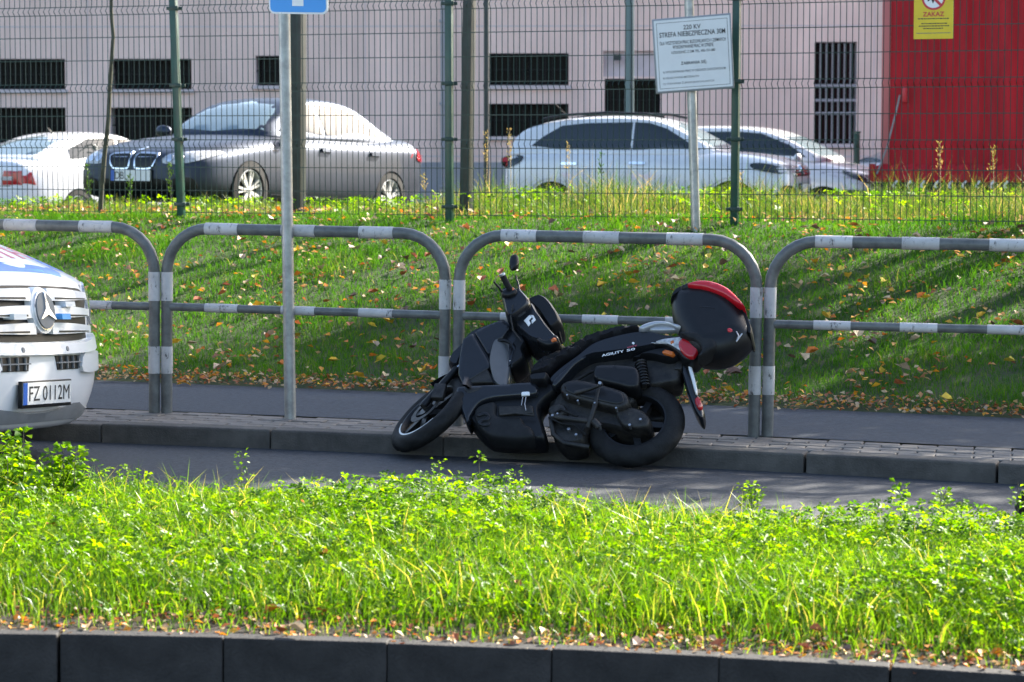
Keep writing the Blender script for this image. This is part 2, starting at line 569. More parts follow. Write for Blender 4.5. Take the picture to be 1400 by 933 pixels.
kerb('kerb', KERB, 1.0, 0.15, PAVE + 0.001, 'kerb', -6.88, 15, 1)
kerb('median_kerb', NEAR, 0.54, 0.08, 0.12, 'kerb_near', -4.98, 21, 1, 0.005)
kerb('median_back_kerb', BACK, 1.0, 0.12, 0.10, 'kerb_near', -6.3, 15, -1)

# paving blocks between kerb and footpath
pb = MB()
pb.box(-0.0965, 0.0965, -0.0485, 0.0485, -0.05, 0)
pme = pb.mesh('paver')
bm = bmesh.new()
bm.from_mesh(pme)
bmesh.ops.bevel(bm, geom=[e for e in bm.edges if max(v.co.z for v in e.verts) > -0.01 and e.calc_face_angle(0) > 0.5], offset=0.005, segments=1, affect='EDGES')
bm.to_mesh(pme)
bm.free()
pme.materials.append(M['paver'])
for row in range(5):
    for k in range(40):
        u = -4.0 + 0.2 * k + (0.1 if row % 2 else 0)
        lo, hi = KERB(u) + 0.16, PATH_N(u)
        v = lo + (hi - lo) * (row + 0.5) / 5
        x, y = xy(u, v)
        o = bpy.data.objects.new('paver', pme)
        COL.objects.link(o)
        o.parent = pavement
        o.location = (x, y, PAVE - GRADE * u + random.uniform(-.004, .003))
        o.rotation_euler = (random.uniform(-.012, .012), R(0.7), -A_ROAD - 0.07 + random.uniform(-.012, .012))
        o.scale = (1, (hi - lo) / 5 / 0.1, 1)

# ------------------------------------------------------------------ building
def building():
    Y = 50.0
    s = Y / FPX
    X = lambda px: (px - CX) * s
    Z = lambda py: at(700, py, Y).z
    t = thing('building', 'long pale pink plastered building with dark barred strip windows', 'building', (0, Y, 0))
    t.rotation_euler = (0, 0, R(-2.0))
    wins = [(-60, 88, 80, 122), (-60, 88, 147, 196), (150, 262, 80, 122), (150, 262, 147, 196), (350, 412, 76, 117),
            (668, 777, 73, 117), (668, 777, 142, 187), (826, 902, 108, 165), (1110, 1167, 58, 197), (-330, -120, 80, 122), (-330, -120, 147, 196), (1460, 1560, 60, 190)]
    rc = [(X(a), X(b), Z(d), Z(c)) for a, b, c, d in wins]
    rc.append((X(824), X(905), Z(105), Z(70)))           # shallow panel over the window
    xs = sorted(set([-24.0, 26.0] + [r[0] for r in rc] + [r[1] for r in rc]))
    zs = sorted(set([-1.2, 7.2] + [r[2] for r in rc] + [r[3] for r in rc]))
    mb = MB()
    dep = 0.55
    def hole(x, z):
        for i, r in enumerate(rc):
            if r[0] < x < r[1] and r[2] < z < r[3]:
                return i
        return -1
    for i in range(len(xs) - 1):
        for j in range(len(zs) - 1):
            x0, x1, z0, z1 = xs[i], xs[i + 1], zs[j], zs[j + 1]
            if hole((x0 + x1) / 2, (z0 + z1) / 2) < 0:
                mb.add([(x0, 0, z0), (x1, 0, z0), (x1, 0, z1), (x0, 0, z1)], [(0, 1, 2, 3)])
    mb.add([(-24, 0, -1.2), (-24, 12, -1.2), (-24, 12, 7.2), (-24, 0, 7.2)], [(0, 1, 2, 3)])
    mb.add([(26, 0, -1.2), (26, 12, -1.2), (26, 12, 7.2), (26, 0, 7.2)], [(0, 1, 2, 3)])
    mb.add([(-24, 12, -1.2), (26, 12, -1.2), (26, 12, 7.2), (-24, 12, 7.2)], [(0, 1, 2, 3)])
    mb.build('wall', 'plaster', t)
    MB().box(-24.3, 26.3, -0.35, 12.3, 7.2, 7.45).build('roof', 'roof', t)
    def reveal(r, par, d_=dep, back=False):
        x0, x1, z0, z1 = r
        MB().add([(x0, 0, z0), (x1, 0, z0), (x1, 0, z1), (x0, 0, z1), (x0, d_, z0), (x1, d_, z0), (x1, d_, z1), (x0, d_, z1)],
               [(0, 4, 5, 1), (1, 5, 6, 2), (2, 6, 7, 3), (3, 7, 4, 0)] + ([(4, 5, 6, 7)] if back else [])).build('reveal', 'reveal', par)
    reveal(rc[-1], t, 0.1, True)
    for k, (x0, x1, z0, z1) in enumerate(rc[:-1]):
        fr = MB()
        y = dep - 0.06
        b = 0.05
        fr.box(x0, x1, y, dep, z0, z0 + b).box(x0, x1, y, dep, z1 - b, z1).box(x0, x0 + b, y, dep, z0 + b, z1 - b).box(x1 - b, x1, y, dep, z0 + b, z1 - b)
        n = max(1, round((x1 - x0) / 0.75)) if x1 - x0 > 1 else 1
        for q in range(1, n):
            xm = x0 + (x1 - x0) * q / n
            fr.box(xm - 0.025, xm + 0.025, y + .002, dep, z0 + b, z1 - b)
        w = fr.build('window', 'wframe', t)
        reveal((x0, x1, z0, z1), w)
        for q in range(n):
            a, c = x0 + (x1 - x0) * q / n, x0 + (x1 - x0) * (q + 1) / n
            MB().box(a + 0.03, c - 0.03, dep - 0.02, dep - 0.01, z0 + 0.03, z1 - 0.03).build('pane', 'wglass', w)
        gr = MB()
        if k == 8:
            for zz in (0.36, 0.52, 0.70):
                gr.box(x0, x1, 0.02, 0.05, z0 + (z1 - z0) * zz * 0.8, z0 + (z1 - z0) * zz * 0.8 + 0.05)
            for q in range(1, 7):
                xx = x0 + (x1 - x0) * q / 7
                gr.box(xx - .012, xx + .012, 0.06, 0.08, z0, z1)
            gr.build('bars', 'pipe', w)
        else:
            q = 0.12
            while q < x1 - x0 - 0.05:
                gr.box(x0 + q - .012, x0 + q + .012, 0.12, 0.144, z0, z1)
                q += 0.14
            gr.box(x0, x1, 0.15, 0.17, (z0 + z1) / 2 - .012, (z0 + z1) / 2 + .012)
            gr.build('bars', 'wframe', w)
        MB().box(x0 - 0.06, x1 + 0.06, -0.07, 0.02, z0 - 0.07, z0 - 0.003).build('sill', 'reveal', w)
    for px in (120, 310, 500, 640, 800, 1000, 1190):
        MB().box(X(px) - .008, X(px) + .008, -.004, 0.0, -1.2, 7.2).build('panel_joint', 'reveal', t)
    for py in (36, 214):
        MB().box(-24, 26, -.006, 0.0, Z(py) - .012, Z(py) + .012).build('panel_joint', 'reveal', t)
    MB().box(-24, 26, -.03, 0.0, -1.2, Z(222)).build('plinth', 'pipe', t)
    mb = MB().tube([(X(607), -0.12, -0.5), (X(607), -0.12, 7.15)], 0.055, 10)
    for zz in (0.8, 2.4, 4.0, 5.6):
        mb.box(X(607) - 0.075, X(607) + 0.075, -0.19, 0.0, zz, zz + 0.05)
    mb.build('downpipe', 'pipe', t, sm=True)
    MB().box(X(838), X(848), -0.16, 0.0, Z(83), Z(75)).build('wall_lamp', 'darkpole', t)
building()

# ------------------------------------------------------------------ mesh fence
FP = [Vector((-2.88, 22.15)), Vector((-0.52, 21.35)), Vector((1.79, 20.6))]
d0, d1 = (FP[0] - FP[1]), (FP[2] - FP[1])
POSTS = [FP[0] + d0 * 2, FP[0] + d0, FP[0], FP[1], FP[2], FP[2] + Vector((2.27, -1.0)), FP[2] + Vector((4.5, -2.1))]
fence = thing('mesh_fence', 'green welded wire mesh fence with posts along the top of the grass bank', 'fence', (FP[1].x, FP[1].y, 0))
def fence_panel(a, b):
    za, zb_ = float(gz(a.x, a.y)), float(gz(b.x, b.y))
    base = 1.085
    L = (b - a).length
    dx = (b - a) / L
    nx = Vector((dx.y, -dx.x))
    def P(s, h, o):
        q = a + dx * s + nx * o
        return Vector((q.x - FP[1].x, q.y - FP[1].y, base + h))
    # horizontal wires and the folds
    prof = [(0.0, 0)]
    folds = (0.62, 1.10, 1.77)
    hz = [0.05, 0.24, 0.43]
    mb = MB()
    r = 0.0032
    def off(h):
        for f in folds:
            if f - 0.035 <= h <= f + 0.035:
                return 0.035 * (1 - abs(h - f) / 0.035)
        return 0.0
    hs = [0.0]
    for f in folds:
        hs += [f - 0.035, f, f + 0.035]
    hs += [2.05]
    n = int((L - 0.12) / 0.05)
    for k in range(n + 1):
        s = 0.06 + (L - 0.12) * k / n
        vs = []
        for h in hs:
            o = off(h)
            p = P(s, h, o)
            vs += [p + Vector((-r, 0, 0)), p + Vector((r, 0, 0)), p + Vector((0, 1.7 * r, 0))]
        fs = []
        for i in range(len(hs) - 1):
            for q in range(3):
                q2 = (q + 1) % 3
                fs.append((i * 3 + q, i * 3 + q2, i * 3 + 3 + q2, i * 3 + 3 + q))
        mb.add(vs, fs)
    for h in [0.03, 0.22, 0.42, 0.585, 0.655, 0.86, 1.065, 1.135, 1.34, 1.54, 1.735, 1.805, 2.0]:
        r2 = 0.0034
        vs = []
        for s in (0.03, L - 0.03):
            p = P(s, h, 0.006)
            vs += [p + Vector((0, 0, -r2)), p + Vector((0, 0, r2)), p + Vector((0, 2 * r2, 0))]
        mb.add(vs, [(0, 1, 4, 3), (1, 2, 5, 4), (2, 0, 3, 5)])
    mb.build('mesh_panel', 'wire', fence)
for i in range(len(POSTS) - 1):
    fence_panel(POSTS[i], POSTS[i + 1])
lean = {2: (-0.028, 0), 3: (0.0, 0), 4: (0.004, 0)}
for i, p in enumerate(POSTS):
    lx = lean.get(i, (0, 0))[0]
    z0 = float(gz(p.x, p.y)) - 0.1
    o = Vector((p.x - FP[1].x, p.y - FP[1].y - 0.012, 0))
    r = 0.03
    ang = math.atan2((POSTS[min(i + 1, 6)] - POSTS[max(i - 1, 0)]).y, (POSTS[min(i + 1, 6)] - POSTS[max(i - 1, 0)]).x)
    ca, sa = math.cos(ang), math.sin(ang)
    vs = []
    for h in (0, 2.3):
        for a, b in ((-r, -r), (r, -r), (r, r), (-r, r)):
            vs.append((o.x + a * ca - b * sa + lx * (h - 1.1), o.y - 0.03 + a * sa + b * ca, z0 + h))
    post = MB().add(vs, [(0, 3, 2, 1), (4, 5, 6, 7), (0, 1, 5, 4), (1, 2, 6, 5), (2, 3, 7, 6), (3, 0, 4, 7)]).build('post', 'green', fence, bevel=0.006)
    for h in (0.10, 0.66, 1.12, 1.78):
        x = o.x + lx * (h - 1.1)
        zc = 1.085 + h
        cl = MB().box(x - 0.037, x + 0.037, o.y - 0.068, o.y + 0.015, zc - 0.018, zc + 0.018)
        cl.box(x - 0.068, x + 0.068, o.y - 0.012, o.y + 0.014, zc - 0.014, zc + 0.014)
        cl.build('clamp', 'wire', post, bevel=0.003)

# ------------------------------------------------------------------ poles behind the fence
def square_pole(px_top, px_bot, py_bot, Y, w, label, h=5.0, m='darkpole', name='steel_pole', rot=0.5, light=True):
    b = at(px_bot, py_bot, Y)
    tp = at(px_top, 0, Y)
    g = float(gz(b.x, Y))
    t = thing(name, label, 'pole', (b.x, Y, g))
    lx = (tp.x - b.x) / (tp.z - b.z)
    mb = MB()
    vs = []
    for hh in (-0.1, h):
        for a in range(4):
            an = rot + a * PI / 2
            vs.append((w * math.cos(an) * 0.72 + lx * hh, w * math.sin(an) * 0.72, hh))
    mb.add(vs, [(0, 3, 2, 1), (4, 5, 6, 7), (0, 1, 5, 4), (1, 2, 6, 5), (2, 3, 7, 6), (3, 0, 4, 7)])
    mb.build('shaft', m, t, bevel=0.004)
    MB().box(lx * h - w * .6, lx * h + w * .6, -w * .6, w * .6, h + .003, h + 0.03).build('cap', m, t, bevel=0.004)
    return t
square_pole(408, 407, 285, 22.6, 0.105, 'dark square steel pole rising behind the fence beside the dark saloon', rot=0.35)
square_pole(642, 637, 296, 21.9, 0.085, 'dark leaning steel pole close beside the middle green fence post', rot=0.3)
square_pole(665, 665, 236, 40.0, 0.07, 'thin dark post between the building downpipe and the silver car', rot=0.6)
def lamp_post():
    b = at(860, 250, 41.5)
    g = float(gz(b.x, 41.5))
    t = thing('lamp_post', 'tall round grey-green lamp post behind the silver car', 'lamp post', (b.x, 41.5, g))
    MB().tube([(0, 0, -.1), (0, 0, 7)], [0.085, 0.06], 14).build('shaft', mat('lamp_post_paint', (0.10, 0.15, 0.16), 0.35, metal=0.3), t, sm=True)
    MB().tube([(0, 0, 7), (0, -0.3, 7.5), (0, -1.2, 7.7)], 0.04, 10).build('arm', 'galv', t, sm=True)
    MB().box(-.12, .12, -1.8, -1.15, 7.62, 7.74).build('lamp_head', 'galv', t, bevel=0.03)
lamp_post()
b = at(1171, 226, 44)
g = float(gz(b.x, 44))
t = thing('fence_post', 'short green post standing before the barred wall window', 'post', (b.x, 44, g))
MB().box(-.05, .05, -.05, .05, -.1, at(1171, 183, 44).z - g).build('shaft', 'green', t, bevel=0.006)
MB().box(-.06, .06, -.06, .06, at(1171, 183, 44).z - g + .003, at(1171, 183, 44).z - g + 0.04).build('cap', 'green', t, bevel=0.006)

# ------------------------------------------------------------------ tubular barriers beside the road
def arc_frame(W, Hh, rad, n=8):
    pts = [(0, 0, -0.05), (0, 0, Hh - rad)]
    pts = [(0, 0, -0.05)] + [(0, 0, z) for z in (0.2, 0.5)] + [(rad - rad * math.cos(a), 0, Hh - rad + rad * math.sin(a)) for a in np.linspace(0, PI / 2, n)]
    pts += [(W - p[0], 0, p[2]) for p in reversed(pts)]
    return pts
def bandmat():
    m = mat('band_white', (0.40, 0.385, 0.375), 0.6, col2=(0.56, 0.545, 0.535), scale=6)
    n, l = m.node_tree.nodes, m.node_tree.links
    b = n['Principled BSDF']
    old = b.inputs['Base Color'].links[0].from_socket
    t = n.new('ShaderNodeTexNoise')
    t.inputs['Scale'].default_value = 28
    t.inputs['Detail'].default_value = 8
    t.inputs['Roughness'].default_value = 0.75
    tc = n.new('ShaderNodeTexCoord')
    mp = n.new('ShaderNodeMapping')
    mp.inputs['Scale'].default_value = (1, 1, 0.35)
    l.new(tc.outputs['Object'], mp.inputs[0])
    l.new(mp.outputs[0], t.inputs['Vector'])
    r = n.new('ShaderNodeValToRGB')
    r.color_ramp.elements[0].position = 0.56
    r.color_ramp.elements[1].position = 0.63
    l.new(t.outputs['Fac'], r.inputs[0])
    mx = n.new('ShaderNodeMix')
    mx.data_type = 'RGBA'
    l.new(r.outputs[0], mx.inputs[0])
    l.new(old, mx.inputs[6])
    mx.inputs[7].default_value = (0.09, 0.085, 0.08, 1)
    l.new(mx.outputs[2], b.inputs['Base Color'])
    return m
M['band'] = bandmat()
def onpave(px, py, z0=PAVE):
    r = ray(px, py)
    t = 10.0
    for _ in range(20):
        u, v = uv(r.x * t, r.y * t)
        t = (z0 - GRADE * u - CAMZ) / r.z
    return Vector((r.x * t, r.y * t, CAMZ + r.z * t))
PIPE = 0.033
def barrier(pa, pb, label, lastbar=True):
    W = math.hypot(pb.x - pa.x, pb.y - pa.y)
    ang = math.atan2(pb.y - pa.y, pb.x - pa.x)
    tilt = math.atan2(pb.z - pa.z, W)
    t = thing('barrier', label, 'barrier', pa, 'tubular barriers along the kerb')
    t.rotation_euler = (0, -tilt, ang)
    Hh, mid, rad = 1.095, 0.63, 0.26
    pts = arc_frame(W, Hh, rad)
    MB().tube(pts, PIPE, 16).build('frame', 'rail', t, sm=True, angle=60)
    MB().tube([(PIPE - .01, 0, mid), (W - PIPE + .01, 0, mid)], 0.024, 14).build('crossbar', 'rail', t, sm=True, angle=60)
    def band(a, b, r):
        MB().tube([a, b], r + 0.0025, 16).build('white_band', 'band', t, sm=True, angle=60)
    for x in (0, W):
        band((x, 0, 0.235), (x, 0, 0.395), PIPE)
        band((x, 0, 0.665), (x, 0, 0.835), PIPE)
    n = 3
    k = 0
    x = 0.245
    while x + 0.2 < W - 0.15:
        if x + 0.2 < W - rad + 0.02:
            band((x, 0, Hh), (x + 0.205, 0, Hh), PIPE)
        band((x, 0, mid), (x + 0.205, 0, mid), 0.024)
        x += 0.475
    return t
pA, pB = onpave(211, 564.5), onpave(228, 564.5)
pC, pD = onpave(607, 580.5), onpave(626, 581.5)
pE, pF = onpave(1030.5, 596.5), onpave(1049, 596.5)
dL = (pA - pC).normalized()
p0 = pA + Vector((-1.62, 0.36, 0.02))
p1 = pF + Vector((1.66, -0.30, -0.02))
barrier(p0, pA, 'grey and white tubular barrier behind the white van, next to the blue sign barrier')
barrier(pB, pC, 'grey and white tubular barrier with the blue sign post standing at it')
barrier(pD, pE, 'grey and white tubular barrier directly behind the fallen scooter')
barrier(pF, p1, 'grey and white tubular barrier beyond the scooter top case, before the shaded bank')

# ------------------------------------------------------------------ signs
def blue_sign():
    b = onpave(397, 573)
    t = thing('road_sign', 'blue square road sign with white arrow on a galvanised pole', 'road sign', b)
    lx = -0.008
    MB().tube([(0, 0, -0.05), (lx * 2.9, 0, 2.9)], 0.034, 16).build('pole', 'galv', t, sm=True, angle=60)
    bt = at(409, 19.5, b.y - 0.06)
    c = bt - b
    rgt = Vector((math.cos(R(-22)), math.sin(R(-22)), -0.03)).normalized()
    up = Vector((-0.01, 0, 1))
    nrm = rgt.cross(up).normalized()
    w, h, rr = 0.375, 0.55, 0.035
    def rrect(w, h, rr, y0):
        P = []
        for cx_, cz_, a0 in ((w / 2 - rr, h - rr, 0), (-w / 2 + rr, h - rr, 90), (-w / 2 + rr, rr, 180), (w / 2 - rr, rr, 270)):
            for k in range(5):
                a = R(a0 + k * 22.5)
                P.append((cx_ + rr * math.cos(a), y0 + cz_ + rr * math.sin(a)))
        return P
    f = lambda o: (lambda p: c + rgt * p[0] + up * p[1] + nrm * o)
    pl = MB().prism(rrect(w, h, rr, 0), f(0), f(0.012)).build('plate', 'white', t)
    MB().prism(rrect(w - 0.02, h - 0.02, rr - .008, 0.01), f(0.0125), f(0.0140)).build('face', 'blue', pl)
    ar = [(-0.036, 0.045), (0.036, 0.045), (0.036, 0.32), (0.11, 0.32), (0, 0.49), (-0.11, 0.32), (-0.036, 0.32)]
    MB().prism(ar, f(0.0145), f(0.0155)).build('arrow', 'white', pl)
    MB().box(c.x - .06, c.x + .03, -0.033, 0.036, c.z + 0.12, c.z + 0.15).build('bracket', 'galv', t)
blue_sign()
def warning_sign():
    Y = 20.35
    b = at(952, 311, Y)
    b.z = float(gz(b.x, Y))
    t = thing('warning_sign', 'white high voltage warning sign on a leaning grey pole before the fence', 'sign', b)
    tp = at(941, -30, Y) - b
    MB().tube([(0, 0, -0.1), tp], 0.037, 14).build('pole', 'galv', t, sm=True, angle=60)
    c00, c10, c11, c01 = [at(px, py, Y - 0.06) - b for px, py in ((897, 129), (1004, 121), (999, 18), (891, 27))]
    def P(u, v, o=0):
        p = c00 * (1 - u) * (1 - v) + c10 * u * (1 - v) + c11 * u * v + c01 * (1 - u) * v
        return p + Vector((0, -o, 0))
    rx, ry = (c10 - c00).normalized(), (c01 - c00).normalized()
    W, Hh = (c10 - c00).length, (c01 - c00).length
    fr = MB()
    fr.prism([(0, 0), (1, 0), (1, 1), (0, 1)], lambda p: P(*p, o=0.0), lambda p: P(*p, o=0.018))
    bd = fr.build('board', mat('sign_rim', (0.25, 0.27, 0.29), 0.45, metal=0.3), t, bevel=0.006)
    MB().prism([(.022, .03), (.978, .03), (.978, .975), (.022, .975)], lambda p: P(*p, o=0.0185), lambda p: P(*p, o=0.0195)).build('face', 'signwhite', bd)
    bl = MB()
    e = 0.006
    for a, c in (((.05, .06), (.95, .06 + e)), ((.05, .94 - e), (.95, .94)), ((.05, .06 + e), (.05 + e, .94 - e)), ((.95 - e, .06 + e), (.95, .94 - e))):
        bl.prism([a, (c[0], a[1]), c, (a[0], c[1])], lambda p: P(*p, o=0.0197), lambda p: P(*p, o=0.0202))
    bl.build('border', 'greyink', bd)
    L = [('220 KV', .5, .86, .22, .062, 'ink', .012), ('STREFA NIEBEZPIECZNA 30M', .5, .775, .84, .068, 'ink', .012),
         ('DLA WSZYSTKICH PRAC BUDOWLANYCH I ZIEMNYCH', .5, .665, .84, .046, 'ink', .008), ('WYKONYWANIE PRAC W STREFIE', .5, .605, .52, .046, 'ink', .008),
         ('UZGODNIĆ Z DM TEL. 605-151-080', .5, .54, .56, .046, 'ink', .008), ('ZABRANIA SIĘ:', .5, .38, .33, .055, 'ink', .012),
         ('A) WYKONYWANIA PRAC W OBSZARZE ZADRZEWIONYM', .5, .275, .80, .042, 'greyink', .004), ('B) SKŁADOWANIA MATERIAŁÓW', .33, .20, .46, .042, 'greyink', .004),
         ('C) STAWIANIA ŻURAWI BUDOWLANYCH', .42, .125, .65, .042, 'greyink', .004)]
    for s, u, v, w, h, m, bo in L:
        text('lettering', s, P(u, v, 0.0195), rx, ry, w * W, h * Hh, m, bd, bold=bo)
warning_sign()
def fence_sign():
    # hangs on the right fence panel
    a, b_ = POSTS[4], POSTS[5]
    dx = (b_ - a).normalized()
    lo = None
    for k in range(400):
        q = a + dx * (k * 0.01)
        if CX + q.x / q.y * FPX > 1245:
            lo = q
            break
    t = thing('fence_sign', 'yellow prohibition notice with red ring fixed on the wire fence', 'sign', (lo.x, lo.y - 0.03, 0))
    rx = Vector((dx.x, dx.y, 0))
    up = Vector((0, 0, 1))
    n = rx.cross(up)
    W, Hh = 0.31, 0.44
    zb = at(1270, 54, lo.y).z
    f = lambda o: (lambda p: rx * p[0] + up * (zb + p[1]) + n * o)
    pl = MB().prism([(0, 0), (W, 0), (W, Hh), (0, Hh)], f(0), f(0.004)).build('plate', 'yellow', t)
    C = (W / 2, 0.315)
    ring = lambda r: [(C[0] + r * math.cos(a), C[1] + r * math.sin(a)) for a in np.linspace(0, 2 * PI, 32, endpoint=False)]
    MB().prism(ring(0.095), f(0.0045), f(0.005)).build('ring', 'signred', pl)
    MB().prism(ring(0.078), f(0.0055), f(0.006)).build('ring_field', 'white', pl)
    blob = [(-.055, .01), (-.03, .035), (0, .03), (.02, .045), (.05, .03), (.055, .005), (.03, -.01), (.035, -.04), (.01, -.012), (-.005, -.045), (-.02, -.01), (-.045, -.03)]
    MB().prism([(C[0] + x, C[1] + z) for x, z in blob], f(0.0062), f(0.0066)).build('pictogram', 'ink', pl)
    s2 = 0.0075
    k = 0.7071
    MB().prism([(C[0] - .06 * k * 1.2 - s2, C[1] + .06 * k * 1.2 - s2), (C[0] + .06 * k * 1.3 - s2, C[1] - .06 * k * 1.3 - s2), (C[0] + .06 * k * 1.3 + s2, C[1] - .06 * k * 1.3 + s2), (C[0] - .06 * k * 1.2 + s2, C[1] + .06 * k * 1.2 + s2)], f(0.0068), f(0.0072)).build('slash', 'signred', pl)
    pos = lambda x, z: rx * x + up * (zb + z) + n * 0.0045
    text('lettering', 'ZAKAZ', pos(W / 2, 0.19), rx, up, 0.17, 0.036, 'signred', pl, bold=0.02)
    fine = MB()                                   # lines of print too small to read in the photograph
    for z, w_ in ((0.155, 0.245), (0.118, 0.19), (0.099, 0.23), (0.08, 0.16)):
        x_ = W / 2 - w_ / 2
        while x_ < W / 2 + w_ / 2:
            q = random.uniform(0.008, 0.022)
            fine.prism([(x_, z - .004), (x_ + q, z - .004), (x_ + q, z + .004), (x_, z + .004)], f(0.0045), f(0.005))
            x_ += q + 0.004
    fine.build('fine_print', 'ink', pl)
    MB().prism([(0.02, 0.042), (W - .02, 0.042), (W - .02, 0.047), (0.02, 0.047)], f(0.0045), f(0.005)).build('rule', 'greyink', pl)
fence_sign()

# ================================================================== CARS
def evaluated(o):
    dg = bpy.context.evaluated_depsgraph_get()
    return bpy.data.meshes.new_from_object(o.evaluated_get(dg))
def loft(rows, close_ends=True, mirror=True):
    """rows: list of half sections [(x, y, z)...] from the bottom centre to the top centre"""
    n = len(rows[0])
    mb = MB()
    full = []
    for r in rows:
        full.append([(x, y, z) for x, y, z in r] + [(x, -y, z) for x, y, z in reversed(r[1:-1])])
    m = len(full[0])
    vs = [p for r in full for p in r]
    fs = []
    for i in range(len(full) - 1):
        for k in range(m):
            k2 = (k + 1) % m
            fs.append((i * m + k, i * m + k2, (i + 1) * m + k2, (i + 1) * m + k))
    if close_ends:
        fs.append(tuple(range(m)))
        fs.append(tuple((len(full) - 1) * m + k for k in reversed(range(m))))
    return mb.add(vs, fs)
def lower_rows(st):
    rows = []
    for x, zb, zs, zt, w, wt in st:
        rows.append([(x, 0, zb), (x, w * .78, zb), (x, w * .95, zb + .05), (x, w * .995, zb + .30 * (zs - zb)), (x, w, zb + .62 * (zs - zb)),
                     (x, w * .985, zs - .03), (x, w * .955, zs + .02 if zt > zs + .03 else zs), (x, wt, zt), (x, wt * .5, zt + .012), (x, 0, zt + .018)])
    return rows
def make_body(name, st, m, parent, arches, rad, depth=0.42, sub=2):
    tmp = bpy.data.objects.new('tmp', loft(lower_rows(st)).mesh('tmp'))
    COL.objects.link(tmp)
    md = tmp.modifiers.new('s', 'SUBSURF')
    md.levels = md.render_levels = sub
    W = max(s[4] for s in st)
    cut = []
    for ax in arches:
        for sd in (1, -1):
            c = MB()
            c.lathe([(0.001, -depth), (rad, -depth), (rad, 0.3), (0.001, 0.3)], 32, Matrix.Translation((ax, sd * W, rad * 0.86)) @ Matrix.Rotation(-sd * PI / 2, 4, 'X'), closed=False)
            co = bpy.data.objects.new('cut', c.mesh('cut'))
            COL.objects.link(co)
            bo = tmp.modifiers.new('b', 'BOOLEAN')
            bo.object = co
            bo.operation = 'DIFFERENCE'
            cut.append(co)
    me = evaluated(tmp)
    bpy.data.objects.remove(tmp)
    for c in cut:
        bpy.data.objects.remove(c)
    me.materials.clear()
    o = link(name, me, m, parent, True)
    me.set_sharp_from_angle(angle=R(40))
    return o, BVHTree.FromPolygons([v.co.copy() for v in me.vertices], [tuple(p.vertices) for p in me.polygons])
def make_cabin(st, parent, m, wind, rear):
    """st: (x, zbase, wbase, ztop, wtop) from front to rear; wind / rear: station index ranges of the screens"""
    rows = []
    for x, zb, wb, zt, wt in st:
        f = lambda k: (x, wb + (wt - wb) * k, zb + (zt - 0.05 * (zt - zb) / .5 - zb) * k) if zt > zb + .02 else (x, wb + (wt - wb) * k, zb + .02 * k)
        h = max(0.0, min(1, (zt - zb) / .4))
        rows.append([(x, 0, zb - .06), (x, wb, zb - .06), f(0), f(.5), f(1), (x, wt * .93, zt - .012 * h), (x, wt * .6, zt + .012), (x, 0, zt + .02)])
    mb = loft(rows)
    me = mb.mesh('cabin')
    m_ = 2 * len(rows[0]) - 2
    tmp = bpy.data.objects.new('tmp', me)
    COL.objects.link(tmp)
    md = tmp.modifiers.new('s', 'SUBSURF')
    md.levels = md.render_levels = 2
    me2 = evaluated(tmp)
    bpy.data.objects.remove(tmp)
    me2.materials.clear()
    o = link('roof', me2, m, parent, True)
    me2.set_sharp_from_angle(angle=R(50))
    return o, BVHTree.FromPolygons([v.co.copy() for v in me2.vertices], [tuple(p.vertices) for p in me2.polygons])
def decal(name, poly, bvh, axis, m, parent, out=0.006, thick=0.008, step=0.06, curve=True, far=6.0, seg=0.03):
    """a real thin panel laid on a body surface. axis: 'x+','x-','y+','y-','z+' = the side it is seen from; poly 2-D in the other two axes"""
    P = catmull([(p[0], p[1], 0) for p in poly], seg) if curve else [Vector((p[0], p[1], 0)) for p in poly]
    V2, T, d = fill([(p.x, p.y) for p in P], step)
    sgn = 1 if axis[1] == '+' else -1
    def mk(a, b):
        if axis[0] == 'x':
            return Vector((sgn * far, a, b)), Vector((-sgn, 0, 0))
        if axis[0] == 'y':
            return Vector((a, sgn * far, b)), Vector((0, -sgn, 0))
        return Vector((a, b, sgn * far)), Vector((0, 0, -sgn))
    out_v, ok = [], True
    pts = []
    for a, b in V2:
        o, dr = mk(a, b)
        hit = bvh.ray_cast(o, dr)
        pts.append((hit[0], dr) if hit[0] is not None else None)
    good = [p for p in pts if p]
    if not good:
        return None
    top, bot = [], []
    for i, p in enumerate(pts):
        if p is None:                                   # nearest point that hit
            a = V2[i]
            j = min((k for k in range(len(pts)) if pts[k]), key=lambda k: (V2[k][0] - a[0]) ** 2 + (V2[k][1] - a[1]) ** 2)
            h, dr = pts[j]
            o, _ = mk(*a)
            h = h.copy()
            for ax in range(3):
                if abs(dr[ax]) < .5:
                    h[ax] = o[ax]
            p = (h, dr)
        top.append(p[0] - p[1] * (out + thick))
        bot.append(p[0] - p[1] * (out - 0.03))
    n = len(V2)
    mb = MB().add(top + bot, [t for t in T] + [tuple(n + i for i in reversed(t)) for t in T])
    from collections import Counter
    ec = Counter()
    for t in T:
        for i in range(3):
            ec[tuple(sorted((t[i], t[(i + 1) % 3])))] += 1
    mb.f += [(a, b, n + b, n + a) for (a, b), c in ec.items() if c == 1]
    return mb.build(name, m, parent, sm=True, angle=35)
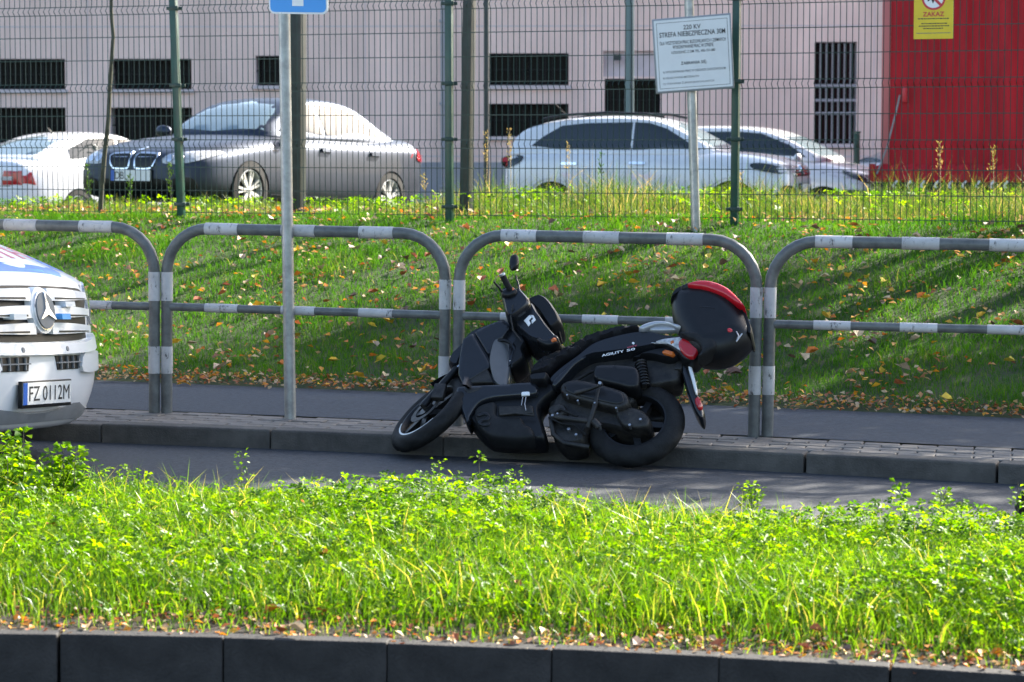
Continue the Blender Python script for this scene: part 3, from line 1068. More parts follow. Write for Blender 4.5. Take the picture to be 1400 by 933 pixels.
def wheel(parent, x, y, r, rr, w, spokes, m='rim', dark='black', zoff=0.0):
    sd = 1 if y > 0 else -1
    T = Matrix.Translation((x, y, r + zoff)) @ Matrix.Rotation(-sd * PI / 2, 4, 'X')
    t = MB().lathe([(rr, -w * .9), (r * .93, -w * .95), (r, -w * .8), (r, -w * .2), (r * .95, 0.0), (rr * 1.04, 0.008), (rr, -0.006), (rr * .97, -0.05)], 36, T).build('wheel', 'rubber', parent, sm=True, angle=50)
    mb = MB().lathe([(rr * .985, -w * .8), (rr * .985, -0.012), (rr * .93, -0.008), (rr * .9, -0.03), (rr * .9, -w * .8)], 36, T)
    for k in range(spokes):
        a = 2 * PI * k / spokes
        for da in (-.13, .13):
            c, s = math.cos(a + da), math.sin(a + da)
            c2, s2 = math.cos(a + da * .6), math.sin(a + da * .6)
            wv = rr * .055
            vs = []
            for rad_, h0, cc, ss in ((rr * .16, -.022, c2, s2), (rr * .95, -.014, c, s)):
                for q, h in ((-wv, h0), (wv, h0), (wv, h0 - .03), (-wv, h0 - .03)):
                    vs.append(T @ Vector((rad_ * cc - q * ss, rad_ * ss + q * cc, h)))
            mb.add(vs, [(0, 1, 5, 4), (1, 2, 6, 5), (2, 3, 7, 6), (3, 0, 4, 7), (0, 3, 2, 1), (4, 5, 6, 7)])
    mb.lathe([(0.001, -.012), (rr * .2, -.018), (rr * .2, -.06), (0.001, -.06)], 20, T, closed=False)
    mb.build('rim', m, t, sm=True, angle=30)
    MB().lathe([(0.001, -.075), (rr * .88, -.075), (rr * .88, -.1), (0.001, -.1)], 24, T, closed=False).build('brake_disc', dark, t)
def numplate(parent, o, right, up, w=.52, h=.114, body='', cx=0.02, tw=.4, blue=True):
    right, up = Vector(right).normalized(), Vector(up).normalized()
    n = right.cross(up)
    o = Vector(o)
    f = lambda k: (lambda p: o + right * p[0] + up * p[1] + n * k)
    P = lambda a, b, c, d: [(a, c), (b, c), (b, d), (a, d)]
    fr = MB().prism(P(-w / 2 - .008, w / 2 + .008, -h / 2 - .018, h / 2 + .008), f(-.02), f(.004)).build('number_plate', 'black', parent, bevel=.003)
    MB().prism(P(-w / 2, w / 2, -h / 2, h / 2), f(.0045), f(.0065)).build('plate_face', 'plate', fr)
    MB().prism(P(-w / 2, -w / 2 + .045, -h / 2, h / 2), f(.007), f(.0078)).build('blue_strip', 'eublue', fr)
    if body:
        text('lettering', body, o + right * (cx) + n * .0068, right, up, tw, h * .68, 'ink', fr)
    return fr
def mirror_(parent, x, y, z, m):
    sd = 1 if y > 0 else -1
    q = MB().lathe([(0.001, -.06), (.05, -.055), (.085, -.02), (.09, .02), (.06, .05), (.001, .06)], 16, Matrix.Translation((x, y + sd * .09, z)) @ Matrix.Rotation(PI / 2, 4, 'Y') @ Matrix.Diagonal((.75, 1.2, .9, 1)), closed=False)
    o = q.build('mirror', m, parent, sm=True, angle=60)
    MB().box(x - .03, x + .03, min(y - sd * .03, y + sd * .06), max(y - sd * .03, y + sd * .06), z - .06, z - .035).build('arm', 'black', o)
    return o
def car_at(name, label, cat, px, py_roof, Y, H, heading_deg, group=None, pitch=0.0):
    """stand a car on the car park: px = pixel column of its middle; heading measured from +X"""
    p = at(px, py_roof, Y)
    return thing(name, label, cat, (p.x, Y, p.z - H), group, Matrix.Translation((p.x, Y, p.z - H)) @ Matrix.Rotation(R(heading_deg), 4, 'Z') @ Matrix.Rotation(R(-pitch), 4, 'Y'))
GRP = 'cars in the car park behind the fence'

def dark_saloon():
    t = car_at('parked_car', 'dark blue-grey saloon with twin grille parked behind the fence', 'car', 352, 131, 29.0, 1.43, 180 + 60.0, GRP, pitch=3.0)
    st = [(2.30, .34, .52, .60, .52, .46), (2.22, .22, .58, .68, .74, .62), (2.05, .19, .62, .74, .85, .68), (1.7, .18, .70, .83, .90, .72), (1.2, .18, .78, .90, .905, .74), (.78, .18, .82, .945, .905, .74),
          (.3, .18, .84, .95, .905, .76), (-.5, .18, .86, .96, .91, .78), (-1.2, .19, .88, .98, .915, .76), (-1.6, .2, .90, 1.03, .905, .72), (-2.0, .25, .90, 1.05, .87, .68), (-2.2, .34, .88, 1.02, .80, .62), (-2.26, .42, .8, .92, .68, .55)]
    body, bv = make_body('body', st, 'bmw', t, (1.4, -1.36), .345)
    cb = [(.95, .93, .70, .95, .60), (.55, .94, .73, 1.17, .60), (.25, .94, .75, 1.33, .585), (-.05, .94, .76, 1.40, .57), (-.5, .95, .77, 1.42, .565), (-.95, .96, .77, 1.40, .56), (-1.3, .97, .76, 1.29, .56), (-1.65, .99, .73, 1.11, .58), (-1.9, 1.01, .70, 1.03, .60)]
    roof, cv = make_cabin(cb, t, 'bmw', 0, 0)
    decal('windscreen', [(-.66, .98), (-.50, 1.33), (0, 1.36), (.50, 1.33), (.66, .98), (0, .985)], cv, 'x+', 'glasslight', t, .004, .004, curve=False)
    decal('rear_window', [(-.54, 1.06), (-.46, 1.34), (.46, 1.34), (.54, 1.06)], cv, 'x-', 'glass', t, .004, .004, curve=False)
    for sd in ('y+', 'y-'):
        decal('side_window', [(.62, 1.0), (.10, 1.31), (-.14, 1.34), (-.17, 1.0)], cv, sd, 'glass', t, .003, .005, curve=False)
        decal('side_window', [(-.24, 1.0), (-.21, 1.345), (-.75, 1.335), (-.98, 1.28), (-1.28, 1.12), (-1.33, 1.03)], cv, sd, 'glass', t, .003, .005, curve=False)
        decal('door_line', [(-.19, .3), (-.20, .95), (-.21, .95), (-.20, .3)], bv, sd, 'black', t, .001, .001, curve=False)
        decal('crease', [(1.0, .775), (-1.9, .845), (-1.9, .83), (1.0, .76)], bv, sd, 'black', t, .001, .0015, .2, curve=False)
        for x in (-.02, -1.0):
            h = decal('door_handle', [(x - .1, .80), (x + .1, .80), (x + .1, .835), (x - .1, .835)], bv, sd, 'bmw', t, .012, .02, curve=False)
        decal('sill', [(1.0, .2), (-1.0, .2), (-1.0, .29), (1.0, .29)], bv, sd, 'black', t, .002, .006, .15, curve=False)
    mirror_(t, .62, .80, 1.0, 'bmw')
    mirror_(t, .62, -.80, 1.0, 'bmw')
    for s in (1, -1):
        kd = decal('grille', [(s * .035, .52), (s * .025, .66), (s * .05, .695), (s * .30, .685), (s * .325, .655), (s * .28, .54), (s * .22, .505), (s * .08, .50)], bv, 'x+', 'chrome', t, .006, .012, .04)
        decal('grille_field', [(s * .055, .53), (s * .045, .65), (s * .06, .675), (s * .285, .667), (s * .305, .648), (s * .265, .55), (s * .21, .522), (s * .09, .52)], bv, 'x+', 'black', kd, .014, .008, .04)
        hl = decal('headlight', [(s * .40, .575), (s * .42, .66), (s * .58, .70), (s * .80, .725), (s * .835, .70), (s * .76, .61), (s * .60, .565)], bv, 'x+', 'clear', t, .006, .01, .05)
        for yy in (.47, .58):
            decal('lamp', [(s * (yy + .045 * math.cos(a)), .628 + .04 * math.sin(a)) for a in np.linspace(0, 2 * PI, 10, endpoint=False)], bv, 'x+', 'chrome', hl, .014, .006, .03)
        decal('fog_recess', [(s * .48, .28), (s * .50, .40), (s * .72, .42), (s * .74, .30)], bv, 'x+', 'black', t, .003, .006, .05)
        decal('tail_light', [(s * .55, .76), (s * .56, .90), (s * .80, .92), (s * .86, .86), (s * .84, .78)], bv, 'x-', 'red', t, .006, .008, .05)
    decal('tail_light_wrap', [(-1.98, .80), (-2.24, .80), (-2.26, .93), (-2.06, .93)], bv, 'y+', 'red', t, .006, .008, .05)
    decal('air_intake', [(-.42, .26), (-.40, .40), (.40, .40), (.42, .26)], bv, 'x+', 'black', t, .003, .006, .05)
    decal('emblem', [(.04 * math.cos(a), .735 + .022 * math.sin(a)) for a in np.linspace(0, 2 * PI, 12, endpoint=False)], bv, 'x+', 'chrome', t, .006, .006, .02)
    hit = bv.ray_cast(Vector((6, 0, .44)), Vector((-1, 0, 0)))[0]
    pl = numplate(t, hit + Vector((.022, 0, 0)), (0, 1, 0), (0, 0, 1), body='DB', cx=-.145, tw=.12)
    for x in (1.4, -1.36):
        for y in (.895, -.895):
            wheel(t, x, y, .325, .225, .22, 7)
dark_saloon()

def silver_suv():
    t = car_at('parked_car', 'silver compact crossover with dark windows parked behind the fence', 'car', 902, 157, 35.6, 1.58, -19, GRP, pitch=0.6)
    st = [(2.04, .42, .62, .74, .55, .48), (1.98, .25, .72, .86, .74, .62), (1.8, .22, .80, .95, .83, .68), (1.45, .22, .86, 1.02, .87, .72), (1.0, .22, .90, 1.06, .88, .75), (.6, .22, .93, 1.05, .88, .77),
          (0, .22, .95, 1.05, .88, .79), (-.7, .22, .97, 1.06, .88, .79), (-1.3, .23, 1.0, 1.08, .875, .77), (-1.75, .27, 1.0, 1.08, .85, .74), (-1.98, .36, .95, 1.04, .78, .68), (-2.05, .45, .85, .95, .68, .6)]
    body, bv = make_body('body', st, 'silvercar', t, (1.26, -1.29), .365)
    cb = [(1.05, 1.04, .72, 1.05, .62), (.7, 1.04, .75, 1.25, .62), (.35, 1.04, .77, 1.45, .61), (.05, 1.04, .78, 1.54, .60), (-.6, 1.05, .78, 1.565, .60), (-1.2, 1.06, .77, 1.54, .60), (-1.65, 1.07, .76, 1.46, .60), (-1.85, 1.07, .75, 1.36, .62), (-2.0, 1.05, .72, 1.12, .66)]
    roof, cv = make_cabin(cb, t, 'silvercar', 0, 0)
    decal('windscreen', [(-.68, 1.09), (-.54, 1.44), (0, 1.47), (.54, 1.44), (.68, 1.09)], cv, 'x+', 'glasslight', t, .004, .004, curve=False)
    decal('rear_window', [(-.58, 1.14), (-.5, 1.42), (.5, 1.42), (.58, 1.14)], cv, 'x-', 'glass', t, .004, .004, curve=False)
    for sd in ('y+', 'y-'):
        decal('side_window', [(.78, 1.09), (.30, 1.38), (.05, 1.46), (-.16, 1.475), (-.16, 1.10)], cv, sd, 'glasslight' if False else 'glass', t, .003, .005, curve=False)
        decal('side_window', [(-.19, 1.10), (-.19, 1.475), (-.85, 1.47), (-1.2, 1.44), (-1.45, 1.30), (-1.62, 1.17), (-1.2, 1.12)], cv, sd, 'glass', t, .003, .005, curve=False)
        decal('cladding', [(.92, .23), (-.94, .23), (-.94, .50), (.92, .46)], bv, sd, 'lowercar', t, .002, .012, .15, curve=False)
        decal('crease', [(1.5, .845), (-1.9, .93), (-1.9, .915), (1.5, .83)], bv, sd, 'lowercar', t, .001, .0015, .2, curve=False)
        for x in (-.05, -1.02):
            decal('door_handle', [(x - .12, .905), (x + .1, .90), (x + .1, .935), (x - .12, .94)], bv, sd, 'chrome', t, .012, .02, curve=False)
        for x in (.85, -.15, -1.05):
            decal('door_line', [(x, .3), (x, 1.03), (x - .01, 1.03), (x - .01, .3)], bv, sd, 'black', t, .001, .001, curve=False)
        for ax in (1.26, -1.29):
            P = [(ax + .40 * math.cos(a), .32 + .40 * math.sin(a)) for a in np.linspace(0, PI, 13)] + [(ax + .345 * math.cos(a), .32 + .345 * math.sin(a)) for a in np.linspace(PI, 0, 13)]
            decal('arch_trim', P, bv, sd, 'lowercar', t, .004, .012, .1, curve=False)
        s = 1 if sd == 'y+' else -1
        MB().tube([(.25, s * .58, 1.535), (.0, s * .60, 1.585), (-.6, s * .60, 1.61), (-1.2, s * .60, 1.585), (-1.5, s * .585, 1.53)], .018, 8).build('roof_rail', 'black', t, sm=True)
        decal('headlight', [(s * .44, .78), (s * .44, .86), (s * .62, .89), (s * .82, .90), (s * .84, .82), (s * .7, .77)], bv, 'x+', 'clear', t, .006, .01, .05)
        decal('headlight_wrap', [(1.55, .83), (1.9, .76), (1.96, .82), (1.7, .90), (1.5, .90)], bv, sd, 'glass', t, .006, .008, .05)
        decal('tail_light', [(-1.78, .93), (-2.02, .86), (-2.05, 1.02), (-1.72, 1.03)], bv, sd, 'glass', t, .006, .008, .05)
        decal('tail_lens', [(-1.96, .90), (-2.04, .88), (-2.06, 1.0), (-1.97, 1.0)], bv, sd, 'red', t, .018, .008, .05)
        decal('fog_recess', [(s * .48, .42), (s * .48, .56), (s * .74, .60), (s * .74, .46)], bv, 'x+', 'black', t, .003, .006, .05)
    for z in (.74, .79, .84):
        decal('grille_bar', [(-.42, z), (.42, z), (.42, z + .022), (-.42, z + .022)], bv, 'x+', 'chrome', t, .01, .012, .08, curve=False)
    decal('grille', [(-.43, .72), (.43, .72), (.43, .87), (-.43, .87)], bv, 'x+', 'black', t, .002, .006, .08, curve=False)
    decal('emblem', [(.065 * math.cos(a), .81 + .065 * math.sin(a)) for a in np.linspace(0, 2 * PI, 14, endpoint=False)], bv, 'x+', 'chrome', t, .03, .01, .03)
    decal('skid_plate', [(-.5, .27), (.5, .27), (.5, .40), (-.5, .40)], bv, 'x+', 'silver', t, .004, .012, .08, curve=False)
    decal('spoiler', [(-.56, 1.44), (.56, 1.44), (.56, 1.52), (-.56, 1.52)], cv, 'x-', 'black', t, .02, .10, .1, curve=False)
    mirror_(t, .72, .80, 1.10, 'chrome')
    mirror_(t, .72, -.80, 1.10, 'chrome')
    hit = bv.ray_cast(Vector((6, 0, .56)), Vector((-1, 0, 0)))[0]
    numplate(t, hit + Vector((.022, 0, 0)), (0, 1, 0), (0, 0, 1))
    MB().tube([(-1.3, 0, 1.55), (-1.5, 0, 1.75)], .004, 6).build('aerial', 'black', t)
    for x in (1.26, -1.29):
        for y in (.865, -.865):
            wheel(t, x, y, .33, .225, .21, 5)
silver_suv()

def white_mpv(px, roof, Y, hd, label, tall=1.62):
    t = car_at('parked_car', label, 'car', px, roof, Y, tall, hd, GRP)
    k = tall / 1.62
    st = [(2.18, .40, .58, .68, .55, .46), (2.10, .24, .66, .80, .76, .62), (1.9, .21, .74, .90, .86, .68), (1.5, .2, .84, .99, .90, .72), (1.05, .2, .90, 1.07, .91, .75), (.6, .2, .93, 1.08, .91, .78),
          (0, .2, .95, 1.08, .915, .8), (-.8, .2, .96, 1.08, .915, .8), (-1.5, .22, .97, 1.08, .91, .78), (-1.95, .27, .95, 1.06, .87, .74), (-2.15, .4, .88, 1.0, .76, .66)]
    body, bv = make_body('body', st, 'whitecar', t, (1.36, -1.32), .355)
    cb = [(1.35, 1.05, .72, 1.06, .62), (1.0, 1.06, .76, 1.24, .62), (.6, 1.06, .79, 1.44, .62), (.2, 1.06, .80, 1.57, .61), (-.5, 1.06, .80, 1.60, .61), (-1.3, 1.07, .80, 1.585, .61), (-1.8, 1.07, .79, 1.52, .62), (-2.0, 1.06, .78, 1.35, .64), (-2.1, 1.05, .75, 1.12, .68)]
    cb = [(x, a, b, a + (c - a) * (1 if tall > 1.55 else .72), d) for x, a, b, c, d in cb]
    roof_, cv = make_cabin(cb, t, 'whitecar', 0, 0)
    zf = lambda z: 1.06 + (z - 1.06) * (1 if tall > 1.55 else .72)
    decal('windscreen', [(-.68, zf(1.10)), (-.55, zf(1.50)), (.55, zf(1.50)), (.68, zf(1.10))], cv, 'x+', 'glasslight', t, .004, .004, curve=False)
    for sd in ('y+', 'y-'):
        s = 1 if sd == 'y+' else -1
        decal('side_window', [(1.02, zf(1.11)), (.72, zf(1.30)), (.25, zf(1.48)), (-.12, zf(1.51)), (-.12, zf(1.11))], cv, sd, 'glass', t, .003, .005, curve=False)
        decal('side_window', [(-.17, zf(1.11)), (-.17, zf(1.51)), (-1.05, zf(1.51)), (-1.05, zf(1.11))], cv, sd, 'glass', t, .003, .005, curve=False)
        decal('headlight', [(s * .46, .72), (s * .48, .80), (s * .70, .86), (s * .86, .88), (s * .84, .78), (s * .66, .71)], bv, 'x+', 'clear', t, .006, .01, .05)
        decal('headlight_wrap', [(1.66, .86), (2.04, .70), (2.08, .76), (1.9, .85), (1.62, .90)], bv, sd, 'glass', t, .006, .008, .05)
        decal('door_handle', [(-.05, .90), (.15, .90), (.15, .93), (-.05, .93)], bv, sd, 'chrome', t, .012, .02, curve=False)
        for x in (.95, -.15):
            decal('door_line', [(x, .3), (x, 1.05), (x - .01, 1.05), (x - .01, .3)], bv, sd, 'black', t, .001, .001, curve=False)
    decal('grille', [(-.42, .68), (.42, .68), (.42, .76), (-.42, .76)], bv, 'x+', 'black', t, .003, .006, .08, curve=False)
    decal('air_intake', [(-.6, .30), (.6, .30), (.55, .46), (-.55, .46)], bv, 'x+', 'black', t, .003, .006, .08, curve=False)
    mirror_(t, .95, .84, 1.10, 'whitecar')
    mirror_(t, .95, -.84, 1.10, 'whitecar')
    for x in (1.36, -1.32):
        for y in (.9, -.9):
            wheel(t, x, y, .32, .215, .2, 5)
white_mpv(1038, 171, 41.5, -24, 'white people carrier parked between the silver crossover and the red trailer')
white_mpv(1268, 196, 46.5, 196, 'pale car half hidden behind the red trailer, only its windscreen corner showing', 1.46)

def white_liftback():
    t = car_at('parked_car', 'white saloon seen from behind with red tail light beside the dark saloon', 'car', 128, 180, 38.5, 1.46, 57, GRP)
    st = [(2.3, .36, .52, .62, .55, .46), (2.2, .22, .6, .72, .76, .62), (1.9, .19, .68, .84, .88, .7), (1.3, .18, .78, .92, .91, .74), (.7, .18, .84, .96, .91, .77),
          (0, .18, .87, .97, .915, .79), (-.8, .18, .9, .99, .915, .78), (-1.4, .19, .92, 1.02, .91, .74), (-1.85, .22, .94, 1.05, .89, .70), (-2.18, .3, .93, 1.06, .84, .68), (-2.32, .38, .90, 1.02, .78, .66), (-2.36, .5, .82, .92, .7, .6)]
    body, bv = make_body('body', st, 'whitecar', t, (1.4, -1.32), .345)
    cb = [(.95, .96, .70, .97, .60), (.55, .96, .73, 1.18, .60), (.2, .96, .75, 1.36, .59), (-.1, .96, .76, 1.43, .58), (-.6, .97, .77, 1.445, .575), (-1.05, .99, .77, 1.41, .57), (-1.45, 1.0, .75, 1.28, .58), (-1.8, 1.02, .73, 1.14, .60), (-2.05, 1.03, .70, 1.06, .62)]
    roof, cv = make_cabin(cb, t, 'whitecar', 0, 0)
    decal('rear_window', [(-.62, 1.10), (-.50, 1.38), (0, 1.41), (.50, 1.38), (.62, 1.10)], cv, 'x-', 'glasslight', t, .004, .004, curve=False)
    decal('windscreen', [(-.62, 1.02), (-.50, 1.34), (.50, 1.34), (.62, 1.02)], cv, 'x+', 'glasslight', t, .004, .004, curve=False)
    for sd in ('y+', 'y-'):
        decal('side_window', [(.6, 1.03), (.1, 1.33), (-.16, 1.36), (-.16, 1.04)], cv, sd, 'glass', t, .003, .005, curve=False)
        decal('side_window', [(-.22, 1.04), (-.22, 1.365), (-.8, 1.35), (-1.25, 1.20), (-1.3, 1.06)], cv, sd, 'glass', t, .003, .005, curve=False)
        for x in (.0, -1.0):
            decal('door_handle', [(x - .1, .83), (x + .1, .83), (x + .1, .86), (x - .1, .86)], bv, sd, 'chrome', t, .012, .02, curve=False)
    for s in (1, -1):
        tl = decal('tail_light', [(s * .40, .70), (s * .44, .90), (s * .74, .90), (s * .76, .70)], bv, 'x-', 'red', t, .006, .01, .05, curve=False)
        decal('reverse_lamp', [(s * .40, .765), (s * .41, .82), (s * .62, .82), (s * .62, .765)], bv, 'x-', 'clear', tl, .014, .008, .05, curve=False)
        decal('tail_light_wrap', [(-2.14, .70), (-2.34, .70), (-2.34, .88), (-2.2, .88)], bv, 'y+' if s > 0 else 'y-', 'red', t, .006, .008, .05, curve=False)
    decal('boot_line', [(-.55, .68), (.55, .68), (.55, .69), (-.55, .69)], bv, 'x-', 'black', t, .001, .003, .1, curve=False)
    hit = bv.ray_cast(Vector((-6, 0, .60)), Vector((1, 0, 0)))[0]
    numplate(t, hit + Vector((-.022, 0, 0)), (0, -1, 0), (0, 0, 1))
    MB().tube([(-.9, 0, 1.43), (-1.0, 0, 1.52)], [.018, .004], 8).build('aerial', 'black', t, sm=True)
    for x in (1.4, -1.32):
        for y in (.9, -.9):
            wheel(t, x, y, .32, .22, .21, 5)
white_liftback()

# ------------------------------------------------------------------ red tarpaulin trailer
def trailer():
    Y = 36.0
    bl = at(1206, 240, Y)
    g = float(gz(bl.x, Y))
    t = thing('trailer', 'tall trailer covered by a red tarpaulin with strap at the car park edge', 'trailer', (bl.x, Y, g), None,
              Matrix.Translation((bl.x, Y, g)) @ Matrix.Rotation(R(-14), 4, 'Z'))
    W, D, H0, H1 = 2.02, 6.5, bl.z - g, bl.z - g + 2.9
    # the tarpaulin: gathered sheet with vertical folds
    def sheet(n, p0, p1, amp, nz=14):
        vs, fs = [], []
        for i in range(n + 1):
            q = i / n
            for j in range(nz + 1):
                z = H0 - 0.02 + (H1 - H0) * j / nz
                a = amp * (1 - .5 * j / nz) * (math.sin(q * 9 + .5 * math.sin(j * .4)) + .6 * math.sin(q * 23 + j * .13) + .4 * math.sin(q * 61))
                wgt = max(0, (q - .45)) * 1.6 + .15
                dirx = (p1 - p0).normalized()
                nr = Vector((dirx.y, -dirx.x, 0))
                p = p0 + (p1 - p0) * q + nr * a * wgt
                vs.append((p.x, p.y, z))
        for i in range(n):
            for j in range(nz):
                a = i * (nz + 1) + j
                fs.append((a, a + nz + 1, a + nz + 2, a + 1))
        return vs, fs
    mb = MB()
    for a, b_ in ((Vector((.09, 0, 0)), Vector((W, 0, 0))), (Vector((W, 0, 0)), Vector((W, D, 0))), (Vector((0, D, 0)), Vector((0, 0.02, 0))), (Vector((W, D, 0)), Vector((0, D, 0)))):
        mb.add(*sheet(90, a, b_, 0.06))
    mb.add([(0, 0, H1 - .03), (W, 0, H1 - .03), (W, D, H1 - .03), (0, D, H1 - .03)], [(0, 1, 2, 3)])
    mb.build('tarpaulin', 'tarp', t, sm=True, angle=60)
    MB().box(-.02, .10, -.03, .05, H0, H1).build('corner_pillar', 'tarp_edge', t, bevel=.01)
    sk = MB()
    n = 24
    for i in range(n):                                    # scalloped lower edge
        x0, x1 = -.18 + (W + .2) * i / n, -.18 + (W + .2) * (i + 1) / n
        y0, y1 = -.10 + .02 * math.sin(i * 2.1), -.10 + .02 * math.sin((i + 1) * 2.1)
        sk.add([(x0, y0, H0 - .06), (x1, y1, H0 - .06), (x1, -.05, H0 + .16), (x0, -.05, H0 + .16 - .03 * (i % 2))], [(0, 1, 2, 3)])
    sk.box(-.18, W + .02, -.085, -.06, H0 - .09, H0 + .08)
    sk.build('valance', 'tarp', t)
    MB().box(-.15, W, -.02, D, H0 - .16, H0 - .10).build('bed', 'black', t)
    MB().box(.15, W - .1, .2, D, H0 - .42, H0 - .165).build('chassis', 'black', t)
    MB().box(-.55, W + .4, -.15, -.05, H0 - .50, H0 - .20).build('bumper_bar', 'black', t, bevel=.02)
    for i in range(9):
        x = .22 + i * .19
        MB().tube([(x, -.10, H0 - .075), (x - .03, -.115, H0 - .11), (x - .05, -.115, H0 - .15), (x - .02, -.11, H0 - .17)], .016, 8).build('hook', 'white', t, sm=True)
    MB().tube([(.24, -.06, H0 + 1.12), (.20, -.12, H0 + .9), (.08, -.14, H0 + .4), (-.06, -.13, H0 + .02)], .012, 8).build('strap', mat('strap_grey', (.25, .28, .27), .7), t, sm=True)
    MB().box(.27, .34, -.09, .0, H0 + 1.02, H0 + 1.24).build('latch', 'signred', t, bevel=.01)
    for x in (.25, W - .25):
        for yy in (2.2, 4.2):
            wheel(t, x, yy if False else (.0 if x < 1 else .0), .38, .25, .2, 6) if False else None
    for yy in (2.0, 3.2):
        for x in (.12, W - .12):
            T = Matrix.Translation((x, yy, .4)) @ Matrix.Rotation(PI / 2, 4, 'Y')
            MB().lathe([(.22, -.11), (.38, -.12), (.40, -.08), (.40, .08), (.38, .12), (.22, .11)], 28, T).build('wheel', 'rubber', t, sm=True, angle=40)
trailer()

# ================================================================== THE FALLEN SCOOTER
SYAW, SLEAN = R(17), R(43)
sh = Vector((-math.cos(SYAW), math.sin(SYAW), 0))                    # forward
srt = Vector((sh.y, -sh.x, 0))                                       # its right hand, away from the camera
se2 = srt * math.sin(SLEAN) + Vector((0, 0, math.cos(SLEAN)))        # up in its own plane
se3 = -srt * math.cos(SLEAN) + Vector((0, 0, math.sin(SLEAN)))       # its left hand
SORG = Vector((0.612, 13.50, 0.018))
SM = Matrix((( sh.x, se3.x, se2.x, SORG.x), (sh.y, se3.y, se2.y, SORG.y), (sh.z, se3.z, se2.z, SORG.z), (0, 0, 0, 1)))
SMI = SM.inverted()
scooter = thing('scooter', 'black motor scooter with top case fallen over against the kerb and barrier', 'scooter', SORG, None, SM)
def SP(q, off=0.0):
    """a traced point of the side view, laid on the scooter's own plane at the distance off to its left"""
    px, py = 520 + q[0] / 2.5926, 340 + q[1] / 2.5926
    o = SMI @ Vector((0, 0, CAMZ))
    d = SMI.to_3x3() @ ray(px, py)
    t = (off - o.y) / d.y
    return o + d * t
def puff(name, poly, m, wl, wr, r=0.04, parent=scooter, ref=None, step=0.018, tilt=None, edge=0.3, curve=True, wav=0.0, seg=0.01, fn=None, soft=False, hard=False):
    """a moulded panel: outline in the side view, rounded towards its rim, reaching wl to the left and wr to the right of the middle plane"""
    ref = wl * 0.6 if ref is None else ref
    r = r if soft else (.006 if hard else min(r, 0.012 + 0.10 * r))
    P = [SP(q, ref) for q in poly]
    P = [Vector((p.x, p.z, 0)) for p in P]
    if curve:
        P = catmull(P, seg)
    else:
        Q = []
        for i in range(len(P)):
            a_, b_ = P[i], P[(i + 1) % len(P)]
            k_ = max(1, int((b_ - a_).length / seg))
            Q += [a_ + (b_ - a_) * (j / k_) for j in range(k_)]
        P = Q
    V2, T, d = fill([(p.x, p.y) for p in P], step, (r * .06, r * .25, r * .6, r) if soft else (r * .12, r * .4, r))
    mid, half = (wl - wr) / 2, (wl + wr) / 2
    am, bm_ = V2.mean(0)
    top, bot = [], []
    for (a, b), dd in zip(V2, d):
        k = min(dd / r, 1)
        pr = edge + (1 - edge) * math.sqrt(max(0, 1 - (1 - k) ** 2))
        w_ = 0
        if wav:
            w_ = wav * (math.sin(a * 75 + 2 * math.sin(b * 60)) + .7 * math.sin(b * 130 + a * 41) + .6 * math.sin(a * 160 - b * 70)) * k
        y = mid + half * pr + w_
        if tilt:
            y += tilt[0] * (a - am) + tilt[1] * (b - bm_)
        top.append(Vector((a, y, b)))
        bot.append(Vector((a, mid - half * pr, b)))
    n = len(V2)
    mb = MB().add(top + bot, [t for t in T] + [tuple(n + i for i in reversed(t)) for t in T])
    from collections import Counter
    ec = Counter()
    for t in T:
        for i in range(3):
            ec[tuple(sorted((t[i], t[(i + 1) % 3])))] += 1
    mb.f += [(a, b, n + b, n + a) for (a, b), c in ec.items() if c == 1]
    return mb.build(name, m, parent, sm=True, angle=48)
def rod(name, pts, r, m, parent=scooter, n=10):
    """pts: (x, y, offset) in the traced side view"""
    return MB().tube([SP(p[:2], p[2]) for p in pts], r, n).build(name, m, parent, sm=True, angle=50)
